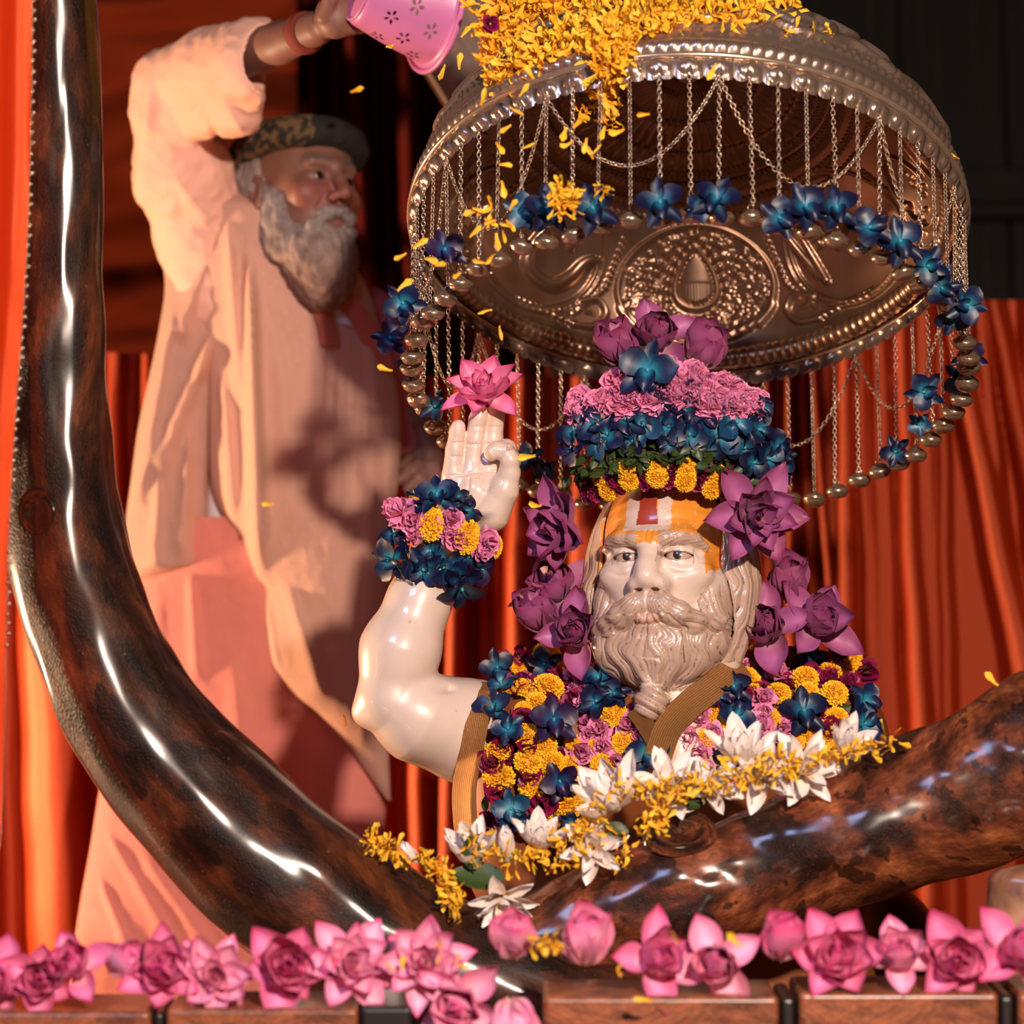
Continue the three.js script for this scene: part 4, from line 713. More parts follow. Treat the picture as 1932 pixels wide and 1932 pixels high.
// merged small flowers
const tint = (c, k) => { const f = rr(1 - k, 1 + k); return c.map((x) => x * f); };
const marigoldGeo = [0, 1, 2].map((k) => {
  reseed(100 + k); const L = [], n = 120;
  for (let i = 0; i < n; i++) { const t = (i + 0.5) / n, al = Math.acos(1 - t * 1.12) , phi = i * 2.39996, c0 = tint([0.97, 0.55 - 0.07 * (1 - t), 0.008], 0.08); const g = petal(0.30 + 0.16 * t, 0.34, { cup: -0.7, bend: rr(-1.2, -0.2), tip: 0.35, belly: 0.7, ruf: 0.32, nu: 4, nv: 3, seed: i + k * 200, col: (v) => c0.map((x, j) => x * (0.72 + 0.3 * v) * (j === 1 ? 0.85 + 0.2 * v : 1)) }); const q = bake(g, phi, al + rr(-0.15, 0.15), 0, rr(-0.8, 0.8)); const d = V3(0, 1, 0).applyQuaternion(petalQ(phi, al)); q.translate(d.x * 0.58, d.y * 0.58, d.z * 0.42); L.push(q); }
  const s = new THREE.SphereGeometry(0.7, 14, 10).scale(1, 1, 0.75); const C = new Float32Array(s.attributes.position.count * 3); for (let i = 0; i < C.length; i += 3) { C[i] = 0.7; C[i + 1] = 0.32; C[i + 2] = 0.004; } s.setAttribute('color', new THREE.BufferAttribute(C, 3)); L.push(s);
  return mergeGeometries(L);       // radius about 1
});
const ruffled = (n, c, { L = 0.75, W = 0.62, al = [20, 95], ruf = 0.16, seed: sd, tipc, base = 0.7 }) => { reseed(sd); const G = []; for (let i = 0; i < n; i++) { const t = (i + 0.5) / n, c0 = tint(c, 0.16), c1 = tipc ?? c0; const g = petal(L * rr(0.8, 1.1), W * rr(0.8, 1.15), { cup: rr(-0.2, 0.8), bend: rr(-0.5, 1.1), tip: 0.5, belly: 0.68, ruf, nu: 4, nv: 5, seed: sd + i * 1.7, col: (v) => c0.map((x, j) => mix(x * base, c1[j], v)) }); G.push(bake(g, i * 2.4 + rr(-0.3, 0.3), mix(al[0], al[1], t) * R2 + rr(-0.2, 0.2), 0.08, rr(-0.5, 0.5), 0.1 * (1 - t))); } return mergeGeometries(G); };
const pinkGeo = [0, 1, 2].map((k) => ruffled(19, [0.86, 0.27, 0.48], { seed: 130 + k * 3, al: [5, 100], W: 0.74, L: 0.8, ruf: 0.13 })), roseGeo = [0, 1].map((k) => ruffled(13, [0.27, 0.004, 0.06], { seed: 150 + k * 4, L: 0.95, W: 0.95, al: [5, 75], ruf: 0.08 })), darkPinkGeo = [0, 1].map((k) => ruffled(20, [0.5, 0.09, 0.25], { seed: 170 + k * 3, al: [5, 100] }));
const leafGeo = [0, 1].map((k) => petal(1, 0.55, { cup: 0.3, bend: 0.5, tip: 0.9, belly: 0.45, ruf: 0.03, seed: k + 5, col: (v, s) => [0.026, 0.046, 0.01].map((x) => x * (1 + 0.5 * s + (s < 0.12 ? 0.8 : 0))) }));
const leafMat = std({ color: 0xffffff, vertexColors: true, roughness: 0.45 });
// turns +z to the direction (x right, y up, z towards the camera), then rolls
function face(o, dx, dy, dz, roll = 0) { const q = new THREE.Quaternion().setFromUnitVectors(V3(0, 0, 1), V3(dx, dy, dz).normalize()); o.quaternion.copy(camQ).multiply(q).multiply(new THREE.Quaternion().setFromAxisAngle(V3(0, 0, 1), roll)); return o; }
// flower part of a garland at a pixel and distance; r is its radius in pixels
const KIND = {
  marigold: (i) => [marigoldGeo[i % 3], mariMat, 1.0], pink_flower: (i) => [pinkGeo[i % 3], petalMat, 1.25], rose: (i) => [roseGeo[i % 2], petalMat, 1.15], dark_pink_flower: (i) => [darkPinkGeo[i % 2], petalMat, 1.25], leaf: (i) => [leafGeo[i % 2], leafMat, 2],
};
let nth = 0;
function bloom(parent, kind, px, py, d, r, dir, roll = rr(0, 6.28), squash = 1) {
  let m; nth++;
  if (kind === 'orchid') { m = orchidProto[typeof roll === 'object' ? roll[0] : nth % 3].clone(); m.scale.setScalar(r * d / F / 0.0275); roll = typeof roll === 'object' ? roll[1] : roll; }
  else { const [g, mat, k] = KIND[kind](nth); m = mesh(kind === 'dark_pink_flower' ? 'pink_flower' : kind, g, mat); const s = r * d / F * k * 0.97; m.scale.set(s, s * squash, s); }
  m.position.copy(V(px, py, d)).sub(parent.position); face(m, ...dir, roll); parent.add(m); return m;
}
function single(name, label, cat, proto, px, py, d, scale, dir, roll = 0, group) {      // a flower of its own
  const o = proto.clone(); o.name = numbered(name); o.userData = {}; tag(o, label, cat, group); o.scale.setScalar(scale); o.position.copy(V(px, py, d)); face(o, ...dir, roll); scene.add(o); return o;
}

// ------------------------------------------------------------------ garlands on the statue
{
  const onRobe = (g, kind, list, lift, dirK = 1) => { for (const [px, py, r, roll, sq] of list) { const [d, n] = robeHit(px, py); bloom(g, kind, px, py, d - lift - 0.004 * rnd(), r, [n.x * dirK + rr(-0.25, 0.25), n.y * dirK + rr(-0.15, 0.3), n.z + 0.5], roll, sq); } };
  const dark = (g, x0, x1, y0, y1, n, keep = () => true) => { for (let i = 0; i < n; i++) { const x = rr(x0, x1), y = rr(y0, y1); if (!keep(x, y)) continue; const [d, nn] = robeHit(x, y); bloom(g, ['rose', 'leaf', 'dark_pink_flower', 'rose'][i % 4], x, y, d - 0.004, rr(17, 26), [nn.x + rr(-0.5, 0.5), nn.y + rr(-0.5, 0.5), nn.z + 0.3]); } };
  reseed(300);
  let g = thing('flower_garland', 'thick outer garland of marigolds, dark red petals and blue orchids beside the raised arm', 'garland', V(980, 1570, SD - 0.05));
  dark(g, 915, 1085, 1245, 1570, 60, (x, y) => x > 905 + Math.max(0, (1290 - y) * 0.6));
  onRobe(g, 'marigold', [[1031, 1238, 30], [980, 1255, 20], [1034, 1297, 34], [988, 1298, 24], [1076, 1254, 18], [1013, 1325, 24], [988, 1340, 20], [994, 1388, 27], [1028, 1406, 26], [937, 1418, 29, 0, 0.75], [997, 1436, 30], [1042, 1441, 28], [1076, 1440, 18], [1081, 1401, 17], [941, 1466, 36, 0, 0.85], [1006, 1483, 31], [1016, 1549, 32, 0, 0.85], [1056, 1558, 20], [960, 1300, 16]], 0.016);
  onRobe(g, 'rose', [[982, 1238, 24], [988, 1360, 24], [935, 1436, 34], [997, 1408, 24], [947, 1492, 32], [997, 1458, 26], [1022, 1513, 34], [1013, 1566, 24], [948, 1408, 22], [990, 1516, 20]], 0.012);
  onRobe(g, 'orchid', [[938, 1260, 40, [0, 0.3]], [1028, 1253, 38, [0, 1.4]], [932, 1340, 46, [2, 0.2]], [948, 1292, 40, [3, 2.6]], [1044, 1362, 54, [1, 0.1]], [960, 1375, 38, [2, 3.0]], [1056, 1474, 44, [1, 0.5]], [966, 1526, 42, [3, 0.2]], [985, 1548, 30, [0, 2.5]], [1075, 1552, 26, [0, 1]]], 0.034);
  onRobe(g, 'leaf', [[945, 1388, 18], [925, 1508, 20], [1080, 1480, 16], [915, 1530, 16]], 0.012); numberParts(g);

  g = thing('flower_garland', 'inner garland of pink flowers, marigolds and orchids under the left side of the beard', 'garland', V(1150, 1450, SD - 0.06));
  dark(g, 1080, 1240, 1250, 1480, 34, (x, y) => y > 1290 || x < 1140);
  onRobe(g, 'marigold', [[1157, 1347, 29], [1177, 1402, 26], [1137, 1445, 27], [1087, 1459, 18], [1121, 1406, 14], [1196, 1448, 20], [1072, 1524, 33, 0, 0.7], [1095, 1500, 16]], 0.016);
  onRobe(g, 'pink_flower', [[1100, 1262, 26], [1083, 1278, 24], [1112, 1300, 22], [1100, 1330, 20], [1134, 1377, 28], [1190, 1368, 28], [1096, 1418, 32], [1137, 1410, 24], [1124, 1472, 28], [1165, 1436, 26], [1110, 1385, 20], [1205, 1392, 20], [1150, 1480, 24], [1180, 1470, 22], [1090, 1300, 18]], 0.014);
  onRobe(g, 'orchid', [[1131, 1284, 46, [2, 0.2]], [1128, 1325, 42, [0, 2.0]], [1224, 1420, 50, [2, 0.3]], [1160, 1310, 34, [0, 1.2]]], 0.03); numberParts(g);

  g = thing('flower_garland', 'inner garland of pink flowers and orchids beside the gold collar at the right', 'garland', V(1350, 1450, SD - 0.06));
  dark(g, 1290, 1420, 1300, 1470, 26, (x, y) => (x - 1240) + (y - 1400) > 30);
  onRobe(g, 'marigold', [[1349, 1337, 28], [1361, 1363, 20], [1330, 1394, 22], [1290, 1434, 18], [1411, 1379, 18], [1345, 1355, 18], [1400, 1440, 18]], 0.016);
  onRobe(g, 'pink_flower', [[1318, 1356, 28], [1342, 1385, 26], [1311, 1420, 34], [1300, 1390, 24], [1290, 1410, 20], [1365, 1410, 22], [1330, 1450, 24], [1290, 1455, 20]], 0.015);
  onRobe(g, 'orchid', [[1383, 1300, 44, [0, 0.2]], [1389, 1350, 42, [2, 3.0]], [1362, 1320, 30, [1, 0.9]], [1375, 1425, 30, [0, 2.5]]], 0.032); numberParts(g);

  g = thing('flower_garland', 'outer garland of marigolds, pink flowers and blue orchids on the far right shoulder', 'garland', V(1530, 1420, SD - 0.06));
  dark(g, 1420, 1650, 1245, 1420, 44, (x, y) => x < 1600 + (y - 1240) * 0.3);
  onRobe(g, 'marigold', [[1414, 1284, 27, 0.4, 1.2], [1426, 1232, 18], [1468, 1308, 29, 0, 0.8], [1519, 1280, 29], [1524, 1309, 26], [1600, 1247, 31], [1566, 1267, 25], [1575, 1308, 29], [1578, 1358, 27], [1457, 1356, 22], [1532, 1392, 22], [1563, 1392, 22], [1501, 1402, 20], [1545, 1372, 18]], 0.016);
  onRobe(g, 'pink_flower', [[1467, 1240, 34], [1425, 1248, 28], [1467, 1276, 30], [1439, 1320, 26], [1436, 1367, 28], [1473, 1377, 30], [1426, 1397, 26], [1440, 1345, 22], [1490, 1262, 24], [1410, 1262, 20]], 0.015);
  onRobe(g, 'rose', [[1582, 1225, 28], [1566, 1285, 24], [1634, 1270, 28], [1569, 1376, 28], [1600, 1290, 22]], 0.013);
  onRobe(g, 'orchid', [[1516, 1345, 54, [0, 0.15]], [1632, 1325, 42, [2, 0.9]], [1630, 1365, 42, [2, 2.4]], [1525, 1240, 38, [1, 1]], [1640, 1392, 34, [0, 0.4]], [1545, 1262, 26, [1, 2]]], 0.032);
  onRobe(g, 'leaf', [[1622, 1282, 24], [1500, 1420, 16]], 0.014); numberParts(g);

  // crown of flowers
  reseed(330);
  g = thing('flower_headdress', 'tall crown of pink flowers, blue orchids, leaves and marigolds on the head of the statue', 'crown', V(1262, 900, SD));
  const CX = 1262, ring = (x, rx, z0) => SD - z0 * SS * Math.sqrt(Math.max(0.02, 1 - ((x - CX) / rx) ** 2));
  const out = (x, rx, up = 0.1) => [(x - CX) / rx * 0.9 + rr(-0.15, 0.15), up + rr(-0.15, 0.15), 0.85];
  // bodies below the flowers so that no gap shows through
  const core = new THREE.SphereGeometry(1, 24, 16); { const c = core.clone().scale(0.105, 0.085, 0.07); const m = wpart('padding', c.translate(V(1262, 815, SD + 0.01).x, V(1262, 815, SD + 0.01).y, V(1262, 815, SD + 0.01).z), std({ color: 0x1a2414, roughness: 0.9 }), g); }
  const band5 = [[1142, 911, -0.5], [1184, 893, -0.22], [1240, 888, 0], [1295, 895, 0.12], [1348, 908, 0.35]];
  for (const [x, y, a] of band5) for (const k of [-0.5, 0.5]) bloom(g, 'marigold', x - Math.sin(a) * k * 26, y + k * 26, ring(x, 150, 150) - 0.004, 24, out(x, 150, -0.05 - k * 0.5), 0, 1);
  for (const x of [1110, 1122, 1164, 1213, 1268, 1322, 1372, 1392, 1405]) for (const k of [-0.6, 0, 0.6]) bloom(g, 'rose', x + rr(-4, 4) + (x < 1262 ? 6 : -6) * k * 2, 892 + Math.abs(x - 1262) ** 2 * 0.0012 + k * 22, ring(x, 160, 142), 19, out(x, 160, -0.1 - k * 0.5));
  for (let i = 0; i < 170; i++) { const x = rr(1075, 1440), y = 854 + Math.abs(x - 1252) ** 2 * 0.0014 + rr(-20, 20); bloom(g, 'leaf', x, y, ring(x, 190, 152) - rr(0.0, 0.026), rr(9, 17), [rr(-1, 1), rr(-0.8, 1), rr(0.2, 1)]); }
  for (const [x, y, r, k, a] of [[1085, 815, 46, 0, 0.3], [1080, 850, 38, 1, 2.6], [1125, 800, 44, 2, 1.2], [1150, 815, 46, 2, 2.9], [1135, 838, 36, 3, 2.2], [1185, 790, 48, 0, 0.5], [1215, 800, 50, 3, 3.0], [1235, 775, 46, 1, 0.4], [1262, 800, 48, 2, 2.7], [1290, 770, 46, 0, 0.2], [1300, 815, 50, 2, 3.1], [1330, 785, 44, 1, 0.7], [1360, 815, 52, 3, 2.3], [1385, 795, 56, 3, 0.6], [1400, 840, 44, 0, 2.8], [1430, 810, 44, 0, 0.9], [1445, 860, 52, 2, 2.6], [1470, 880, 44, 2, 1.9], [1465, 840, 38, 0, 1.2], [1420, 870, 40, 0, 2.5], [1340, 845, 36, 0, 3.0], [1195, 830, 34, 0, 2.6], [1100, 780, 30, 1, 0.2], [1265, 835, 30, 0, 2.4], [1440, 770, 30, 0, 0.5]]) bloom(g, 'orchid', x, y + 2, ring(x, 230, 158) - 0.008, r * 0.98, out(x, 200, 0.0), [k, a + rr(-0.2, 0.2)]);
  // pink mound
  for (let i = 0; i < 100; i++) {
    const u = rr(-1, 1), v = Math.sqrt(rnd()), top = 655 + 108 * Math.pow(Math.abs(u), 1.35), x = 1258 + u * 188, y = mix(top + 12, 770 + 12 * Math.abs(u), v * 0.95); if (Math.abs(u) > 0.93) continue;
    bloom(g, 'pink_flower', x, y, SD - SS * (105 + 66 * Math.sin(Math.PI * clamp((y - top) / (790 - top)) * 0.55)) * Math.sqrt(1 - u * u * 0.85), rr(26, 34), [u * 0.8 + rr(-0.2, 0.2), 0.35 + rr(-0.2, 0.3), 0.8]);
  }
  bloom(g, 'orchid', 1222, 702, SD - 0.118, 66, [-0.1, 0.1, 1], [2, -0.15]); bloom(g, 'orchid', 1228, 745, SD - 0.115, 36, [0, -0.3, 1], [2, 2.9]);
  bloom(g, 'orchid', 1290, 745, SD - 0.112, 40, [0.1, 0.2, 1], [1, 0.3]); numberParts(g);

  // bracelet
  reseed(350);
  g = thing('flower_bracelet', 'bracelet of blue orchids, pink flowers and marigolds around the raised wrist', 'bracelet', V(825, 1020, SD));
  const WX = 828, wz = (x) => SD - SS * (14 + 66 * Math.sqrt(Math.max(0, 1 - ((x - WX) / 110) ** 2))), wd = (x, y) => [(x - WX) / 110 + rr(-0.15, 0.15), -(y - 1020) / 150, 0.8];
  for (let i = 0; i < 16; i++) { const a = i / 16 * 6.28; bloom(g, 'leaf', WX + Math.cos(a) * 60, 1030 + Math.sin(a) * 26, SD - SS * 40, 22, [Math.cos(a), Math.sin(a), 0.4]); }
  for (const [x, y, r, k, a] of [[825, 938, 48, 2, 0.2], [790, 945, 36, 0, 0.9], [862, 940, 34, 0, 5.4], [878, 965, 36, 0, 4.6], [770, 1000, 30, 1, 1.2], [745, 1010, 38, 0, 0.4], [742, 1055, 50, 2, 1.5], [768, 1070, 40, 0, 2.4], [800, 1070, 46, 2, 3.0], [838, 1066, 44, 3, 2.6], [870, 1105, 54, 0, 3.1], [852, 1080, 40, 2, 0.6], [905, 1072, 38, 1, 4.4], [880, 1050, 36, 0, 5.0], [815, 1040, 34, 0, 0.5]]) bloom(g, 'orchid', x, y, wz(x) - 0.008, r, wd(x, y), [k, a]);
  for (const [x, y, r] of [[760, 968, 34], [782, 985, 30], [742, 960, 22], [850, 982, 28], [858, 1015, 30], [845, 1000, 24], [915, 1022, 30], [905, 1040, 24], [785, 1010, 20]]) bloom(g, 'pink_flower', x, y, wz(x) - 0.016, r, wd(x, y));
  for (const [x, y, r, q] of [[815, 990, 31, 1.15], [880, 1013, 31, 1.2], [933, 1032, 20, 1.3]]) bloom(g, 'marigold', x, y, wz(x) - 0.016, r, wd(x, y), -0.3, q);
  numberParts(g);
}
// single lotus flowers around the statue
for (const [label, k, v, px, py, z, s, dir, roll] of [
  ['pink lotus with spread petals standing on the raised fingertips', 'bright', [2, 0], 918, 748, 10, 1.12, [-0.15, 0.75, 0.6], 0.6],
  ['mauve lotus tucked under the flower crown at the left temple, facing left', 'mauve', [0, 1], 1078, 985, 60, 1.35, [-0.75, -0.2, 0.6], 0.2],
  ['open mauve lotus with dark centre tucked under the flower crown at the right temple', 'mauve', [2, 1], 1418, 968, 120, 1.35, [0.25, -0.1, 0.95], 1.0],
  ['closed mauve lotus bud beside the lowest locks on the left shoulder', 'mauve', [3, 0], 1030, 1185, -20, 1.25, [-0.35, 0.75, 0.5], 0.3],
  ['crumpled mauve lotus behind the bud on the left shoulder', 'mauve', [1, 0], 1060, 1125, -50, 1.35, [-0.3, 0.6, 0.6], 0.9],
  ['dark magenta lotus squeezed between the left locks and the bud', 'mauve', [1, 1], 1090, 1200, 20, 1.15, [-0.2, 0.3, 0.9], 1.4],
  ['pointed mauve lotus topmost of the three by the right shoulder', 'mauve', [3, 1], 1480, 1130, -40, 1.25, [0.1, 0.85, 0.5], 0.2],
  ['mauve lotus lowest of the three by the right shoulder, next to the locks', 'mauve', [1, 0], 1452, 1188, 10, 1.25, [-0.25, 0.35, 0.9], 0.5],
  ['mauve lotus with one long petal pointing right by the right shoulder', 'mauve', [1, 1], 1528, 1182, -10, 1.3, [0.4, 0.4, 0.8], 2.2],
  ['mauve lotus at the left of the three on top of the flower crown', 'mauve', [3, 0], 1182, 684, 62, 1.25, [-0.35, 0.8, 0.5], 0],
  ['mauve lotus at the peak of the flower crown', 'mauve', [1, 0], 1240, 646, 66, 1.2, [-0.05, 0.5, 0.85], 0.7],
  ['mauve lotus at the right of the three on top of the flower crown', 'mauve', [3, 1], 1314, 688, 70, 1.25, [0.35, 0.75, 0.55], 1.0],
]) single('lotus', label, 'lotus', lotusProto[k][v[0]][v[1]], px, py, SD - z * SS, s, dir, roll);
// lotus row on the ledge
for (const [label, k, v, px, py, z, s, dir, roll] of [
  ['pink lotus cut by the left edge of the frame on the ledge', 'bright', [1, 0], 12, 1852, 0, 1.15, [-0.2, 0.2, 1], 0.3],
  ['open pink lotus with black centre, second from the left on the ledge', 'bright', [0, 0], 78, 1852, 10, 1.15, [0.1, 0.15, 1], 0.9],
  ['pink lotus with pale outer petals above a yellow one on the ledge', 'bright', [1, 1], 150, 1836, 0, 1.15, [-0.25, 0.5, 0.8], 0.2],
  ['pink lotus on its side with broad pale petals below the pink wrap', 'pale', [3, 0], 205, 1830, -10, 1.05, [0.75, 0.45, 0.5], 0.5],
  ['crumpled pink lotus with dark heart left of the loose drooping petal', 'bright', [0, 1], 306, 1838, 0, 1.2, [0.1, 0.35, 0.9], 2.0],
  ['pale pink lotus with a drooping petal over the brick edge', 'pale', [2, 0], 405, 1848, 5, 1.2, [0.1, 0.2, 0.9], 0.4],
  ['open pink lotus with a tall pointed back petal and yellow heart', 'bright', [0, 0], 545, 1832, 0, 1.4, [0.05, 0.25, 0.95], 2.6],
  ['spread pink lotus above the dark rounded brick end', 'pale', [2, 1], 660, 1832, 0, 1.3, [0.2, 0.4, 0.8], 1.0],
  ['pink lotus left of the gap in the bricks with a thin raised petal', 'pale', [2, 0], 802, 1825, 0, 1.25, [-0.1, 0.45, 0.9], 1.7],
  ['pale lotus hanging down into the gap between the bricks at its left side', 'pale', [1, 1], 872, 1888, 30, 1.35, [-0.2, -0.1, 1], 0.6],
  ['closed peach pink lotus hanging down into the gap between the bricks at its right side', 'pale', [3, 1], 965, 1892, 30, 1.35, [0.1, -0.75, 0.7], 2.4],
  ['upright pink lotus standing above the gap in the bricks', 'pale', [3, 0], 968, 1808, 0, 1.25, [0.0, 0.9, 0.45], 0.9],
  ['pink lotus of two tall upright petals right of the gap', 'pale', [3, 1], 1105, 1820, 0, 1.4, [0.05, 0.95, 0.35], 0.1],
  ['cup shaped pink lotus with a dark opening, right of the two tall petals', 'bright', [1, 1], 1226, 1822, 0, 1.3, [0.35, 0.45, 0.8], 1.3],
  ['rounded pale pink lotus above the middle of the wide brick', 'pale', [1, 0], 1352, 1822, 0, 1.3, [-0.1, 0.2, 1], 0.8],
  ['low dark pink lotus with one egg shaped petal standing up behind it', 'bright', [3, 0], 1472, 1812, 0, 1.25, [0.05, 0.9, 0.4], 1.6],
  ['tall pink lotus with hooded petal over a dark hollow', 'bright', [0, 1], 1580, 1814, 0, 1.35, [-0.05, 0.35, 0.95], 0.5],
  ['pink lotus with frilled top left of the open rosette near the right edge', 'pale', [1, 1], 1692, 1822, 0, 1.2, [0.0, 0.6, 0.8], 2.9],
  ['open pink lotus rosette with yellow centre near the log end', 'bright', [0, 0], 1800, 1812, 0, 1.3, [0.0, 0.15, 1], 0.2],
  ['pink lotus below the pale log end at the right edge', 'bright', [1, 0], 1912, 1805, 0, 1.4, [0.2, 0.4, 0.9], 1.1],
]) single('lotus', label, 'lotus', lotusProto[k][v[0]][v[1]], px, py - 4, LD + 0.04 - z * LD / F * 1.0, s * 0.87, dir, roll);

// white water lilies along the trunk
const lilyCol = (() => { const r = ramp([[0, c3(0xe9dcae)], [0.3, c3(0xf1e3d8)], [1, c3(0xf6ece8)]]); return (v) => r(v); })();
const stamens = (n, r, L) => () => { reseed(7); const G = []; for (let i = 0; i < n; i++) { const g = petal(L * rr(0.8, 1.1), 0.0024, { cup: 0, bend: rr(-0.2, 0.9), nu: 1, nv: 3, tip: 0.5, col: () => [0.9, 0.48, 0.02] }); G.push(bake(g, i * 2.4, rr(10, 50) * R2, r * rnd())); } return mesh('stamens', mergeGeometries(G), mariMat); };
const lily = [petalFlower('lily', [[6, 72, 0.038, 0.0165, 0.5, 0.9], [6, 50, 0.036, 0.0155, 0.6, 0.9], [5, 28, 0.032, 0.013, 0.6, 0.9]], lilyCol, { seed: 5, tip: 0.75, belly: 0.5, core: stamens(26, 0.006, 0.017) }), petalFlower('lily', [[7, 45, 0.04, 0.019, 0.9, 1], [6, 28, 0.038, 0.017, 0.9, 1], [4, 12, 0.034, 0.014, 0.8, 1]], lilyCol, { seed: 8, tip: 0.75, belly: 0.5, core: stamens(20, 0.005, 0.016) }), petalFlower('lily', [[5, 18, 0.04, 0.017, 0.9, 1.2], [4, 6, 0.038, 0.015, 0.8, 1.2]], lilyCol, { seed: 9, tip: 0.8, belly: 0.48, jitter: 5 })];
for (const [label, k, px, py, dz, s, dir, roll] of [
  ['closed white lily bud at the left end of the lily row on the trunk', 2, 790, 1625, 0, 1.0, [-0.6, 0.6, 0.5], 0],
  ['half open white lily with upright petals at the bottom of the trunk fork', 1, 890, 1620, 0, 1.25, [-0.2, 0.85, 0.5], 0.4],
  ['pinkish white lily bud beside a dark leaf in the trunk fork', 2, 955, 1625, 0, 1.3, [0.0, 0.9, 0.5], 1.2],
  ['drooping white lily lying lowest in the trunk fork', 0, 945, 1690, -0.03, 1.2, [0.1, -0.7, 0.7], 0.3],
  ['white lily standing among shreds below the marigold garland', 1, 1015, 1600, 0, 1.15, [0.1, 0.8, 0.6], 2.0],
  ['tilted white lily with long petals below the big pale lily', 0, 1120, 1600, -0.02, 1.15, [-0.1, 0.1, 0.9], 0.9],
  ['big pale lily seen from the side at the middle of the row', 1, 1165, 1525, -0.01, 1.7, [-0.45, 0.75, 0.45], 0.1],
  ['white lily with two pointed petals above the branch scar', 0, 1262, 1488, 0, 1.4, [-0.1, 0.7, 0.7], 1.4],
  ['white lily low on the branch beside a green leaf', 0, 1335, 1490, -0.01, 1.15, [0.1, 0.45, 0.9], 0.3],
  ['tallest white lily with one petal pointing straight up under the pink flowers', 1, 1400, 1440, 0.01, 1.45, [0.0, 0.85, 0.5], 2.2],
  ['wide open white lily facing the camera on the right branch', 0, 1432, 1468, -0.01, 1.35, [0.15, 0.5, 0.85], 0.8],
  ['white lily with a long petal lying along the branch toward the right', 0, 1510, 1455, -0.01, 1.35, [0.35, 0.35, 0.85], 2.7],
  ['small white lily at the right end of the row under the orchids', 1, 1590, 1412, 0, 1.1, [0.25, 0.6, 0.7], 0.5],
]) single('water_lily', label, 'lily', lily[k], px, py, TD - 0.03 + dz, s * 0.97, dir, roll);
for (const [label, px, py, r, dir, roll] of [['olive leaf standing between lily buds in the trunk fork', 893, 1640, 34, [0.3, 0.1, 0.9], 0.1], ['dark green leaf under the lilies beside the branch scar', 1325, 1520, 30, [0.2, 0.5, 0.7], 1.2], ['long olive leaf lying across the drooping lily', 950, 1660, 52, [0, 0.6, 0.7], 1.45], ['green leaf below the big pale lily', 1185, 1572, 26, [0.2, 0.4, 0.8], 1.3]]) {
  const m = mesh(numbered('leaf'), leafGeo[0], leafMat); tag(m, label, 'leaf'); m.scale.setScalar(r * TD / F * 2); m.position.copy(V(px, py, TD - 0.06)); face(m, ...dir, roll); scene.add(m);
}

